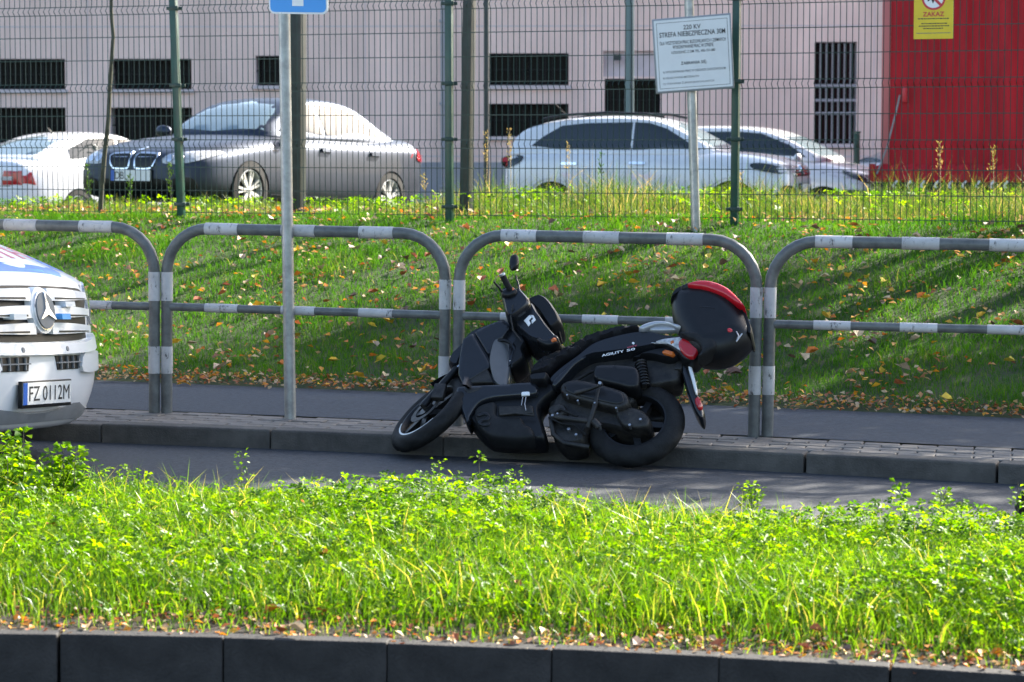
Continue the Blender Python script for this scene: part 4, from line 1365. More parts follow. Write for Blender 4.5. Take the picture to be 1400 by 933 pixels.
def bikewheel(name, T, R_, rr, w, spokes, disc):
    """T places the wheel: local z = axle"""
    prof = []
    for k in range(13):
        a = -PI * .5 + PI * k / 12
        prof.append((R_ - w * .62 + w * .62 * math.cos(a), w * .5 * math.sin(a)))
    prof = [(rr * .96, -w * .40)] + prof + [(rr * .96, w * .40)]
    N = 72
    mb = MB()
    P = len(prof)
    vs = []
    for k in range(N):
        a = 2 * PI * k / N
        for i, (r_, h) in enumerate(prof):
            g = 0
            if 2 < i < P - 3 and ((k + abs(i - P // 2)) % 6) == 0:        # tread grooves
                g = -0.010
            vs.append(T @ Vector(((r_ + g) * math.cos(a), (r_ + g) * math.sin(a), h)))
    fs = [(k * P + i, ((k + 1) % N) * P + i, ((k + 1) % N) * P + i + 1, k * P + i + 1) for k in range(N) for i in range(P - 1)]
    wh = mb.add(vs, fs).build(name, 'rubber', scooter, sm=True, angle=40)
    mb = MB().lathe([(rr, -w * .42), (rr, w * .42), (rr * .93, w * .40), (rr * .86, w * .15), (rr * .86, -w * .15), (rr * .93, -w * .40)], 48, T)
    for k in range(spokes):
        a = 2 * PI * k / spokes + .35
        vs = []
        for r_, q, h in ((.03, .022, .028), (rr * .9, .017, .018)):
            for sq, shh in ((-1, -1), (1, -1), (1, 1), (-1, 1)):
                aa = a + (0 if r_ < .1 else .25)
                vs.append(T @ Vector((r_ * math.cos(aa) - sq * q * math.sin(aa), r_ * math.sin(aa) + sq * q * math.cos(aa), shh * h)))
        mb.add(vs, [(0, 1, 5, 4), (1, 2, 6, 5), (2, 3, 7, 6), (3, 0, 4, 7), (0, 3, 2, 1), (4, 5, 6, 7)])
    mb.lathe([(.001, -.05), (.045, -.05), (.045, .05), (.001, .05)], 20, T, closed=False)
    mb.build('rim', 'black', wh, sm=True, angle=35)
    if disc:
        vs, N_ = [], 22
        for k in range(N_):                                       # bright arc in place of light reflected by part of the rim
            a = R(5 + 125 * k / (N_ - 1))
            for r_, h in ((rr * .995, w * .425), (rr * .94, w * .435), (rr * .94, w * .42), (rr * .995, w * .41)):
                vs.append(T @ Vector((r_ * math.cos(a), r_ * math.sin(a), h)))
        MB().add(vs, [(k * 4 + i, k * 4 + (i + 1) % 4, k * 4 + 4 + (i + 1) % 4, k * 4 + 4 + i) for k in range(N_ - 1) for i in range(4)]).build('rim_glint', 'rim', wh, sm=True)
        MB().lathe([(.07, w * .5), (.105, w * .5), (.105, w * .53), (.07, w * .53)], 32, T).build('brake_disc', 'engine', wh, sm=True)
    return wh
RW = 0.268
bikewheel('rear_wheel', Matrix.Translation((0, 0, RW)) @ Matrix.Rotation(-PI / 2, 4, 'X'), RW, 0.178, 0.118, 5, False)
# steering: axle, axis and the turn to the right
fax = SP(((590 - 520) * 2.5926, (568 - 340) * 2.5926), 0.0)
axis = Vector((-math.sin(R(27)), 0, math.cos(R(27))))
STEER = Matrix.Rotation(R(-36), 4, axis)
Tf = Matrix.Translation(fax) @ STEER @ Matrix.Rotation(-PI / 2, 4, 'X')
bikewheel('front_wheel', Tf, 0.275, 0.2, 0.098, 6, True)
def FW(dx, dy, dz):
    """a point of the steered front end, from the axle: forward, left, up along the steering axis"""
    fwd = Vector((math.cos(R(27)), 0, math.sin(R(27))))
    return fax + STEER @ (fwd * dx + Vector((0, 1, 0)) * dy + axis * dz)
for s in (1, -1):
    f_ = MB().tube([FW(.0, s * .072, .0), FW(-.0, s * .072, .30)], .021, 12).build('fork_leg', 'black', scooter, sm=True)
    MB().tube([FW(.0, s * .072, .30), FW(0, s * .072, .47)], .015, 12).build('stanchion', 'chrome', f_, sm=True)
MB().tube([FW(0, -.09, 0), FW(0, .09, 0)], .014, 10).build('axle', 'engine', scooter, sm=True)
mb = MB()
vs, fs = [], []
for i in range(15):                                              # front mudguard following the tyre
    a = R(45 + 100 * i / 14)
    for j, (y, rr_) in enumerate(((-.066, .283), (-.05, .302), (0, .308), (.05, .302), (.066, .283), (.0, .296))):
        vs.append(FW(rr_ * math.cos(a), y, rr_ * math.sin(a)))
for i in range(14):
    for j in range(6):
        fs.append((i * 6 + j, i * 6 + (j + 1) % 6, i * 6 + 6 + (j + 1) % 6, i * 6 + 6 + j))
mb.add(vs, fs).build('front_mudguard', 'satin', scooter, sm=True, angle=50)
MB().box(-.035, .035, -.02, .02, -.05, .05).build('brake_caliper', 'engine', scooter, bevel=.008).location = FW(-.06, .075, .10)

# --- front leg shield
puff('leg_shield', [(298, 338), (332, 302), (400, 276), (446, 262), (480, 290), (522, 338), (512, 372), (516, 396), (470, 440), (458, 500), (410, 505), (300, 515), (278, 480), (284, 420)], 'satin', .115, .14, .06, edge=.15)
puff('side_fairing', [(300, 342), (335, 322), (384, 404), (404, 440), (340, 480), (300, 505), (284, 470), (286, 420)], 'satin', .150, -.02, .03, edge=.7, hard=True, curve=False)
puff('side_fairing', [(340, 318), (400, 288), (440, 274), (470, 300), (440, 340), (415, 350), (400, 400), (388, 398)], 'satin', .150, -.02, .025, edge=.7, hard=True, curve=False)
puff('inner_panel', [(416, 350), (446, 340), (470, 352), (478, 372), (466, 420), (454, 498), (416, 500), (398, 440), (402, 392)], 'skyplastic', .135, .0, .05, edge=.6, hard=True, tilt=(.55, -.10))
puff('inner_cover', [(470, 352), (500, 322), (524, 344), (512, 372), (518, 398), (494, 424), (464, 440), (468, 400), (478, 372)], 'black', .125, .05, .03)
puff('recess', [(306, 500), (380, 436), (396, 462), (410, 497)], 'engine', .146, -.10, .015, curve=False, hard=True)
puff('nose', [(242, 412), (252, 385), (280, 355), (312, 325), (330, 310), (318, 350), (292, 400), (280, 425), (262, 428)], 'satin', .09, .12, .03)
puff('glovebox_line', [(413, 362), (417, 348), (445, 343), (468, 352), (474, 368), (468, 398), (470, 368), (462, 357), (444, 350), (422, 354)], 'black', .1475, -.13, .004, edge=.6)

# --- handlebar unit, turned with the front wheel
puff('handlebar_cover', [(436, 186), (456, 168), (500, 172), (516, 182), (540, 214), (528, 242), (482, 276), (456, 268), (446, 232)], 'satin', .23, -.04, .04, edge=.35)
puff('headset', [(480, 278), (538, 212), (570, 248), (604, 296), (644, 345), (636, 362), (600, 377), (566, 356), (524, 336)], 'satin', .17, .06, .05, edge=.3)
puff('switch_pod', [(440, 190), (462, 176), (490, 176), (496, 192), (470, 208), (446, 206)], 'black', .255, -.15, .02)
puff('dash_visor', [(520, 188), (548, 168), (566, 164), (594, 178), (622, 214), (640, 250), (634, 268), (604, 290), (584, 268), (556, 226)], 'black', .08, .12, .05, ref=.06, edge=.3)
puff('headset_band', [(560, 352), (600, 372), (634, 360), (642, 346), (628, 330), (596, 350), (566, 338)], 'black', .185, -.09, .012)
g = rod('left_grip', [(474, 166, .22), (452, 132, .27), (432, 94, .32)], .0175, 'rubber')
rod('bar_end', [(433, 96, .318), (430, 90, .326)], .0185, 'alu', g)
rod('brake_lever', [(446, 182, .20), (436, 160, .235), (420, 138, .27), (402, 118, .30)], [.008, .007, .006, .006], 'black')
mr = rod('mirror_stalk', [(496, 166, .22), (488, 126, .22), (480, 98, .22)], .006, 'black')
puff('mirror_head', [(478, 58), (492, 54), (500, 66), (500, 84), (490, 102), (476, 106), (468, 96), (470, 74)], 'black', .245, -.195, .02, parent=mr)
mr2 = rod('mirror_stalk', [(622, 276, .04), (634, 300, .0), (642, 332, -.04)], .006, 'black')
rod('right_grip', [(612, 352, .05), (640, 352, -.02), (648, 356, -.08)], .0175, 'rubber')
puff('switch', [(474, 180), (484, 176), (488, 186), (478, 190)], 'orange', .262, -.24, .008, step=.01)
puff('switch', [(614, 350), (630, 344), (634, 352), (618, 360)], 'orange', .194, -.17, .008, step=.01)
for q in ([(517, 283), (538, 262), (546, 270), (536, 282), (542, 292), (534, 304), (526, 292)], [(540, 262), (552, 264), (560, 280), (546, 294), (544, 282), (550, 276)]):
    puff('sticker', q, 'white', .1735, -.165, .004, step=.01, curve=False)
puff('sticker', [(457, 394), (464, 390), (466, 396), (460, 400), (463, 405), (457, 404)], 'white', .117, -.105, .003, step=.006, curve=False, ref=.115)

# --- floor and belly
puff('floor_tunnel', [(276, 520), (300, 505), (420, 500), (545, 488), (612, 492), (626, 520), (585, 555), (570, 590), (590, 676), (556, 694), (412, 692), (362, 670), (318, 622), (276, 566)], 'black', .12, .03, .06, edge=.2)
puff('floor_panel', [(280, 512), (318, 506), (440, 500), (546, 492), (566, 506), (556, 540), (470, 548), (400, 556), (356, 574), (330, 610), (314, 640), (286, 580), (274, 545)], 'satin', .155, -.02, .03, edge=.3)
puff('belly_pan', [(338, 600), (360, 574), (410, 560), (420, 575), (424, 612), (500, 614), (520, 640), (544, 654), (552, 684), (516, 696), (410, 690), (368, 668), (344, 636)], 'grain', .145, -.02, .045, edge=.25)
puff('belly_recess', [(422, 576), (548, 574), (552, 606), (424, 612)], 'engine', .135, -.06, .01, curve=False)
puff('floor_slot', [(300, 516), (380, 514), (350, 530), (318, 540)], 'engine', .158, -.12, .008, curve=False)
puff('belly_mark', [(350, 616), (364, 604), (386, 604), (398, 618), (392, 632), (372, 634), (366, 642), (384, 644), (398, 640), (394, 650), (370, 652), (356, 644), (360, 630), (380, 626), (388, 618), (378, 612), (362, 618)], 'black', .1535, -.13, .004, edge=.6, step=.01)
puff('foot_peg', [(532, 476), (548, 468), (600, 462), (606, 472), (592, 496), (540, 498)], 'black', .185, -.05, .012, curve=False)
for x in (556, 578):
    puff('peg_bolt', [(x - 6, 478), (x, 472), (x + 6, 478), (x + 5, 488), (x - 5, 488)], 'engine', .189, -.17, .006, step=.01)
puff('label', [(500, 511), (530, 509), (530, 522), (501, 524)], 'white', .158, -.145, .003, curve=False, ref=.15)
rod('cable', [(505, 526, .158), (500, 556, .16)], .0025, 'alu')
rod('cable', [(516, 526, .158), (512, 552, .162), (516, 574, .16)], .0025, 'alu')
rod('linkage', [(425, 590, .15), (480, 584, .155), (545, 592, .15)], .006, 'engine')

# --- rear body
puff('rear_frame', [(606, 520), (650, 470), (720, 410), (800, 392), (940, 374), (1050, 396), (1062, 470), (1000, 488), (930, 500), (910, 520), (880, 560), (700, 560), (640, 600), (600, 590)], 'engine', .06, .09, .04)
puff('side_panel', [(602, 478), (640, 440), (700, 396), (762, 350), (850, 322), (940, 308), (1004, 318), (1070, 332), (1024, 352), (968, 368), (880, 384), (800, 394), (746, 404), (690, 442), (646, 498), (622, 514), (606, 500)], 'satin', .135, .15, .05, edge=.2)
puff('side_strip', [(622, 512), (650, 486), (694, 436), (742, 402), (700, 410), (660, 444), (612, 492)], 'satin', .142, -.05, .015)
puff('undertail', [(960, 372), (1020, 364), (1060, 384), (1064, 400), (1020, 408), (962, 396), (890, 398)], 'black', .11, .12, .03)
puff('seat', [(530, 434), (556, 404), (600, 378), (652, 358), (720, 320), (800, 292), (880, 276), (940, 280), (966, 288), (930, 304), (850, 322), (762, 350), (700, 394), (644, 416), (596, 456), (552, 468), (532, 462)], 'cloth', .14, .15, .05, edge=.2, wav=.007, step=.014, soft=True)
puff('seat_cover_fold', [(536, 462), (560, 430), (640, 392), (700, 356), (716, 366), (690, 392), (640, 414), (590, 454)], 'cloth', .160, -.02, .025, wav=.006, step=.012, soft=True)
rl = puff('grab_rail', [(920, 305), (942, 290), (980, 280), (1020, 281), (1064, 292), (1096, 306), (1060, 306), (1030, 296), (990, 294), (950, 306), (938, 312)], 'silver', .16, -.09, .012)
puff('grab_rail_plate', [(956, 304), (988, 294), (1028, 297), (1056, 308), (1020, 312), (966, 312)], 'silver', .14, -.10, .008)
puff('case_carrier', [(1060, 306), (1120, 304), (1176, 312), (1196, 352), (1160, 380), (1124, 396), (1140, 366), (1120, 340), (1090, 326)], 'grain', .195, -.08, .04, ref=.16)
tl = puff('tail_light', [(958, 356), (1000, 340), (1050, 332), (1096, 330), (1134, 346), (1144, 366), (1130, 396), (1112, 412), (1084, 406), (1064, 386), (1020, 362)], 'clear', .145, -.02, .03)
puff('tail_lens', [(1066, 346), (1094, 334), (1130, 346), (1140, 366), (1128, 396), (1112, 410), (1088, 404), (1068, 382), (1060, 364)], 'red', .155, -.08, .03, parent=tl)
puff('indicator_spot', [(1034, 350), (1044, 346), (1046, 358), (1036, 360)], 'orange', .152, -.13, .006, step=.008, parent=tl)
puff('light_rim', [(952, 358), (1000, 337), (1050, 328), (1098, 325), (1138, 342), (1150, 366), (1134, 402), (1112, 418), (1080, 412), (1058, 390), (1016, 366)], 'black', .138, -.01, .02)
puff('side_reflector', [(1004, 380), (1012, 376), (1048, 386), (1050, 394), (1040, 398), (1008, 390)], 'orange', .125, -.09, .006, step=.01)
def onpanel(p):
    return p
tx = SP((846, 368), .137)
ex = (SP((905, 352), .137) - SP((790, 376), .137)).normalized()
ey = (SP((842, 350), .137) - SP((848, 384), .137)).normalized()
text('lettering', 'AGILITY', SP((824, 372), .139), ex, ey, (SP((864, 363), .137) - SP((786, 380), .137)).length, .017, 'white', scooter, bold=.02)
text('lettering', '50', SP((888, 359), .139), ex, ey, (SP((904, 355), .137) - SP((874, 361), .137)).length, .016, 'white', scooter, bold=.02)
text('lettering', 'CITY', SP((893, 348), .139), ex, ey, (SP((912, 345), .137) - SP((876, 352), .137)).length, .009, 'vanred', scooter, bold=.02)
puff('badge', [(890, 332), (896, 328), (902, 332), (903, 338), (896, 342), (890, 338)], 'white', .1375, -.125, .004, step=.006, ref=.136)
# --- top case
tc_ = puff('top_case', [(1036, 204), (1052, 177), (1096, 157), (1150, 152), (1196, 162), (1246, 187), (1288, 229), (1312, 273), (1322, 315), (1308, 347), (1262, 384), (1206, 404), (1150, 404), (1122, 396), (1092, 369), (1068, 330), (1048, 288), (1036, 246)], 'black', .20, .05, .10, ref=.08, edge=.15, soft=True)
puff('case_lid', [(1034, 213), (1040, 192), (1062, 171), (1110, 152), (1170, 153), (1226, 174), (1276, 216), (1306, 263), (1322, 315), (1312, 330), (1296, 273), (1256, 228), (1204, 198), (1140, 186), (1080, 192), (1048, 208)], 'black', .207, .06, .05, ref=.09, edge=.45, parent=tc_, soft=True)
puff('case_reflector', [(1092, 150), (1136, 138), (1184, 142), (1236, 164), (1280, 204), (1298, 230), (1272, 222), (1220, 190), (1160, 168), (1110, 160)], 'redgloss', .222, -.02, .02, ref=.15, edge=.6, parent=tc_)
puff('case_rib', [(1060, 213), (1110, 198), (1180, 204), (1236, 234), (1268, 273), (1240, 245), (1180, 216), (1116, 209)], 'satin', .19, -.10, .01, parent=tc_)
puff('case_rib', [(1110, 255), (1150, 233), (1196, 240), (1230, 263), (1190, 250), (1150, 245)], 'satin', .202, -.10, .01, parent=tc_)
puff('case_button', [(1236, 313), (1254, 310), (1260, 322), (1242, 329)], 'redgloss', .205, -.16, .008, step=.01, parent=tc_)
rod('case_latch', [(1262, 295, .19), (1270, 310, .2), (1262, 330, .2), (1282, 302, .2)], .004, 'alu', tc_)
# --- rear mudguard and plate
MB().box(-.02, .02, -.02, .02, -.03, .03).build('tail_bolt', 'engine', scooter, bevel=.006).location = SP((1060, 420), .05)
mg = puff('rear_mudguard', [(1038, 388), (1090, 402), (1104, 440), (1124, 510), (1146, 572), (1142, 606), (1120, 590), (1090, 520), (1066, 440)], 'satin', .06, .07, .02)
puff('plate_holder', [(1094, 428), (1106, 430), (1126, 512), (1120, 524), (1104, 470)], 'white', .085, -.05, .01, parent=mg)
puff('plate_reflector', [(1116, 540), (1130, 532), (1144, 566), (1134, 578), (1122, 566)], 'red', .082, -.03, .012, parent=mg)
# --- engine and running gear
puff('crankcase', [(604, 580), (640, 520), (700, 510), (860, 560), (930, 580), (962, 616), (954, 648), (900, 660), (800, 640), (744, 640), (720, 694), (650, 700), (606, 650)], 'engine', .085, .09, .04)
puff('transmission_cover', [(646, 506), (682, 486), (740, 490), (858, 522), (886, 546), (884, 572), (856, 588), (818, 584), (704, 556), (652, 536)], 'engine', .15, -.02, .03, edge=.35)
puff('cover_plate', [(660, 508), (684, 494), (740, 498), (850, 528), (872, 548), (870, 566), (850, 576), (816, 572), (708, 546), (662, 528)], 'black', .158, -.10, .012)
ab = puff('air_box', [(764, 446), (790, 433), (900, 438), (926, 466), (920, 508), (892, 516), (846, 506), (768, 484)], 'black', .155, -.03, .025, edge=.4)
for x, y in ((780, 442), (838, 440), (894, 446), (774, 478), (910, 498)):
    puff('screw', [(x - 4, y), (x, y - 4), (x + 4, y), (x, y + 4)], 'engine', .160, -.145, .004, step=.006, parent=ab)
puff('gear_housing', [(840, 592), (890, 578), (930, 590), (958, 616), (950, 646), (910, 652), (860, 640)], 'engine', .115, -.02, .03)
sk = [SP((922, 400), .11), SP((936, 490), .10)]
shock = MB().tube(sk, .016, 12).build('shock_absorber', 'engine', scooter, sm=True)
mb = MB()
pts = []
ax_ = (sk[1] - sk[0])
e1 = ax_.normalized().cross(Vector((0, 1, 0))).normalized()
e2_ = ax_.normalized().cross(e1)
for k in range(90):
    a = k * .62
    pts.append(sk[0] + ax_ * (k / 89) + (e1 * math.cos(a) + e2_ * math.sin(a)) * .03)
mb.tube(pts, .006, 6).build('spring', 'black', shock, sm=True)
rod('kick_starter', [(690, 512, .165), (740, 500, .18), (776, 486, .19), (786, 478, .2)], [.012, .010, .009, .011], 'engine')
rod('kick_pedal', [(776, 486, .19), (778, 476, .225)], .009, 'alu')
rod('stand_leg', [(776, 490, .15), (760, 560, .15), (744, 610, .14), (738, 634, .12)], .014, 'engine')
rod('stand_bar', [(612, 596, .12), (680, 606, .13), (742, 612, .13), (772, 628, .12)], .016, 'engine')
rod('stand_foot', [(756, 612, .15), (778, 634, .14)], .02, 'engine')
rod('frame_tube', [(604, 598, .10), (614, 660, .10), (650, 690, .09), (740, 704, .06)], .014, 'engine')
rod('hose', [(610, 590, .11), (640, 570, .14), (668, 582, .14), (700, 596, .13)], .008, 'rubber')
rod('hose', [(640, 500, .10), (690, 470, .10), (740, 440, .09), (800, 420, .08)], .01, 'rubber')
for bx_, by_, bo_, br_ in ((610, 592, .14, .008), (628, 586, .14, .006), (650, 574, .14, .007), (700, 540, .17, .006), (760, 548, .17, .006), (836, 566, .17, .006), (662, 520, .17, .006), (776, 628, .15, .010), (668, 640, .10, .010), (694, 660, .10, .008), (884, 626, .125, .008), (922, 606, .125, .008)):
    q_ = SP((bx_, by_), bo_)
    MB().tube([q_ - Vector((0, .03, 0)), q_ + Vector((0, .004, 0))], br_, 6).build('bolt', 'alu', scooter)
rod('cable', [(470, 200, .25), (462, 240, .22), (470, 290, .19), (500, 330, .16)], .004, 'black')
rod('cable', [(600, 600, .13), (640, 620, .12), (690, 626, .12), (730, 660, .09)], .005, 'rubber')
rod('swing_arm', [(880, 590, .10), (930, 600, .09), (944, 620, .09)], .02, 'engine')
puff('lever_box', [(602, 580), (636, 566), (664, 576), (668, 600), (640, 612), (606, 606)], 'engine', .125, -.04, .014)
puff('exhaust', [(760, 600), (900, 560), (1010, 560), (1020, 600), (900, 620), (770, 640)], 'engine', -.10, .22, .03, ref=-.1)

# ================================================================== WHITE VAN
def van():
    Yc = 13.3
    ps = at(51, 425, Yc)
    HD = R(-18)
    fw = Vector((math.cos(HD), math.sin(HD), 0))
    u_, v_ = uv(ps.x, ps.y)
    zr = -GRADE * u_
    o = Vector((ps.x, ps.y, ps.z - .915)) - fw * 0.0
    zw = zr - o.z
    t = thing('van', 'white emergency van with blue hood band, star grille and FZ number plate', 'van', o, None, Matrix.Translation(o) @ Matrix.Rotation(HD, 4, 'Z') @ Matrix.Rotation(R(-3.6), 4, 'X'))
    prof = [(.25, -.16, .80), (.30, -.05, .90), (.42, -.01, .95), (.52, .01, .97), (.62, .01, .98), (.70, 0, .985), (.76, -.02, .985), (.86, -.03, .985), (.96, -.045, .985), (1.05, -.075, .985), (1.085, -.11, .98),
            (1.12, -.19, .975), (1.19, -.36, .965), (1.27, -.58, .955), (1.35, -.84, .945), (1.40, -1.0, .94), (1.60, -1.16, .935), (1.9, -1.42, .92), (2.2, -1.7, .89), (2.42, -1.95, .85), (2.56, -2.4, .78), (2.62, -3.0, .66)]
    rows = []
    for z, xf, w in prof:
        r = []
        for f, dx in ((0, 0), (.25, .006), (.5, .025), (.70, .06), (.84, .115), (.93, .19), (.98, .32), (1.0, .55)):
            r.append((xf - dx * (1 if z < 1.5 else .9), w * f, z))
        r += [(-2.2 - (.3 if xf < -1.6 else 0) - (.8 if xf < -2.3 else 0), w, z), (-4.2, w, z), (-5.82, w * .985, z), (-5.9, w * .93, z), (-5.9, 0, z)]
        rows.append(r)
    mb = MB()
    n = len(rows[0])
    full = [r + [(x, -y, z) for x, y, z in reversed(r[1:-1])] for r in rows]
    m = len(full[0])
    fs = []
    for i in range(len(full) - 1):
        for k in range(m):
            k2 = (k + 1) % m
            fs.append((i * m + k, i * m + k2, (i + 1) * m + k2, (i + 1) * m + k))
    fs += [tuple(range(m)), tuple((len(full) - 1) * m + k for k in reversed(range(m)))]
    mb.add([p for r in full for p in r], fs)
    tmp = bpy.data.objects.new('tmp', mb.mesh('tmp'))
    COL.objects.link(tmp)
    sb = tmp.modifiers.new('s', 'SUBSURF')
    sb.levels = sb.render_levels = 2
    cut = []
    for ax in (-1.02, -4.7):
        for sd in (1, -1):
            c = MB().lathe([(0.001, -.34), (.44, -.34), (.44, .3), (0.001, .3)], 32, Matrix.Translation((ax, sd * .99, .36)) @ Matrix.Rotation(-sd * PI / 2, 4, 'X'), closed=False)
            co = bpy.data.objects.new('cut', c.mesh('cut'))
            COL.objects.link(co)
            bo = tmp.modifiers.new('b', 'BOOLEAN')
            bo.object = co
            cut.append(co)
    me = evaluated(tmp)
    bpy.data.objects.remove(tmp)
    for c in cut:
        bpy.data.objects.remove(c)
    me.materials.clear()
    link('body', me, 'vanwhite', t, True)
    me.set_sharp_from_angle(angle=R(40))
    bv = BVHTree.FromPolygons([v.co.copy() for v in me.vertices], [tuple(p.vertices) for p in me.polygons])
    D = lambda name, poly, m_, out, th, par=t, cv=False, step=.05, ax='x+': decal(name, poly, bv, ax, m_, par, out, th, step, cv)
    RC = lambda a, b, c, d: [(a, c), (b, c), (b, d), (a, d)]
    def SL(z0, z1, y0, y1, s, droop=.02, n=8):
        """one grille slat, bowed towards its outer end"""
        up = [(s * (y0 + (y1 - y0) * k / n), z1 - droop * (k / n) ** 2) for k in range(n + 1)]
        lo = [(s * (y0 + (y1 - y0) * k / n), z0 + droop * .4 * (k / n) ** 2) for k in range(n + 1)]
        return lo + up[::-1]
    gr = D('grille', [(-.60, .80), (-.50, .755), (.50, .755), (.60, .80), (.63, .92), (.60, 1.03), (-.60, 1.03), (-.63, .92)], 'black', .002, .004, cv=True)
    D('grille_surround', [(-.70, .74), (-.55, .69), (.55, .69), (.70, .74), (.66, .79), (.52, .745), (-.52, .745), (-.66, .79)], 'vanwhite', .004, .03, cv=True)
    for s in (1, -1):
        for z0, z1 in ((.965, 1.03), (.875, .94), (.79, .85)):
            sl = D('slat', SL(z0, z1, .09, .60, s), 'vanwhite', .012, .03, gr)
            D('slat_groove', SL(z0 + .008, z0 + .018, .16, .56, s, .004), 'black', .043, .002, sl)
        D('intake', [(s * .16, .60), (s * .14, .675), (s * .46, .675), (s * .42, .60)], 'black', .002, .004)
        for q in range(4):
            yy = .19 + q * .075
            D('intake_bar', RC(s * yy if s > 0 else s * (yy + .008), s * (yy + .008) if s > 0 else s * yy, .605, .672), 'vangrey', .006, .01)
        D('intake_bar', RC(min(s * .15, s * .44), max(s * .15, s * .44), .635, .642), 'vangrey', .008, .01)
        D('bumper_pod', [(s * .46, .585), (s * .50, .69), (s * .80, .68), (s * .84, .60)], 'vanwhite', .004, .02, cv=True)
        D('parking_sensor', [(s * (.24 + .014 * math.cos(a)), .712 + .014 * math.sin(a)) for a in np.linspace(0, 2 * PI, 10, endpoint=False)], 'vangrey', .034, .004, step=.02)
        D('headlight', [(s * .70, .86), (s * .70, 1.02), (s * .80, 1.06), (s * .93, 1.06), (s * .95, .92), (s * .86, .84)], 'clear', .004, .01, cv=True)
        D('fender_line', [(s * .655, .76), (s * .685, .90), (s * .66, 1.05), (s * .672, 1.05), (s * .70, .90), (s * .668, .76)], 'vangrey', .001, .003)
    D('flasher', RC(.14, .24, .868, .898), 'blue', .03, .05)
    D('flasher', RC(.22, .34, .935, .962), 'signwhite', .02, .05)
    D('flasher', RC(-.34, -.22, .868, .898), 'signwhite', .02, .05)
    # the emblem: surround, ring, field, three-pointed star
    C = (0, .915)
    circ = lambda r, k=28: [(C[0] + r * math.cos(a), C[1] + r * math.sin(a)) for a in np.linspace(0, 2 * PI, k, endpoint=False)]
    em = D('emblem', circ(.122), 'vanwhite', .01, .035, gr)
    D('emblem_ring', circ(.104), 'chrome', .046, .012, gr)
    D('emblem_field', circ(.096), 'vangrey', .059, .004, gr)
    star = []
    for k in range(3):
        a = PI / 2 + k * 2 * PI / 3
        star += [(C[0] + .096 * math.cos(a), C[1] + .096 * math.sin(a)), (C[0] + .020 * math.cos(a + PI / 3), C[1] + .020 * math.sin(a + PI / 3))]
    D('emblem_star', star, 'chrome', .064, .010, gr)
    # lower bumper, number plate
    D('lower_lip', [(-.86, .30), (-.9, .44), (-.5, .415), (.5, .415), (.9, .44), (.86, .30)], 'vangrey', .003, .006)
    D('hood_gap', [(-.9, 1.078), (.9, 1.078), (.9, 1.066), (0, 1.056), (-.9, 1.066)], 'vangrey', .001, .003)
    hit = bv.ray_cast(Vector((6, 0, .485)), Vector((-1, 0, 0)))[0]
    numplate(t, hit + Vector((.03, 0, 0)), (0, 1, 0), (0, 0, 1), body='FZ 0112M', cx=.022, tw=.435)
    # film on the hood: blue band, red lettering strokes, round blue badge
    hb = D('hood_band', [(-.93, 1.10), (-.90, 1.14), (-.5, 1.16), (0, 1.165), (.4, 1.155), (.62, 1.14), (.90, 1.10), (.5, 1.092), (-.5, 1.092)], 'vanblue', .001, .002)
    D('hood_band_streak', [(.05, 1.125), (.35, 1.118), (.60, 1.112), (.36, 1.132)], 'blue', .0035, .001, hb)
    D('hood_band_streak', [(-.5, 1.165), (-.1, 1.17), (.15, 1.165), (-.1, 1.16)], 'blue', .0035, .001, hb)
    for k in range(9):
        y0 = -.42 + k * .15
        D('red_letter', [(y0, 1.188), (y0 + .06, 1.188), (y0 + .09, 1.25), (y0 + .03, 1.25)], 'vanred', .001, .002)
        if k % 3 == 0:
            D('red_letter', [(y0 + .062, 1.214), (y0 + .13, 1.214), (y0 + .135, 1.226), (y0 + .068, 1.226)], 'vanred', .001, .002)
    cb = (.74, 1.165)
    bdg = [(cb[0] + .11 * math.cos(a), cb[1] + .045 * math.sin(a)) for a in np.linspace(0, 2 * PI, 24)] + [(cb[0] + .098 * math.cos(a), cb[1] + .038 * math.sin(a)) for a in np.linspace(2 * PI, 0, 24)]
    D('badge_ring', bdg, 'vanblue', .001, .002)
    for k in range(5):
        a = k * 2 * PI / 5
        D('badge_mark', RC(cb[0] + .055 * math.cos(a) - .012, cb[0] + .055 * math.cos(a) + .012, cb[1] + .02 * math.sin(a) - .007, cb[1] + .02 * math.sin(a) + .007), 'vanblue', .001, .002)
    # glass and wheels
    decal('windscreen', [(-.82, 1.46), (-.72, 2.3), (0, 2.36), (.72, 2.3), (.82, 1.46), (0, 1.43)], bv, 'x+', 'glass', t, .003, .005, .1, False)
    for sd in ('y+', 'y-'):
        decal('side_window', [(-1.55, 1.45), (-1.95, 2.15), (-2.7, 2.15), (-2.7, 1.45)], bv, sd, 'glass', t, .003, .005, .15, False)
        s = 1 if sd == 'y+' else -1
        decal('side_stripe', [(-1.6, .95), (-5.6, .95), (-5.6, 1.12), (-1.6, 1.12)], bv, sd, 'vanblue', t, .001, .003, .3, False)
        mo = MB().box(-1.55, -1.35, s * 1.02 - .09, s * 1.02 + .09, 1.45, 1.85).build('mirror', 'black', t, bevel=.04, seg=3)
    MB().box(-2.6, -2.3, -.6, .6, 2.62, 2.72).build('light_bar', 'blue', t, bevel=.03)
    for x in (-1.02, -4.7):
        for y in (.95, -.95):
            wheel(t, x, y, .345, .21, .24, 6, 'silver', zoff=zw)
van()

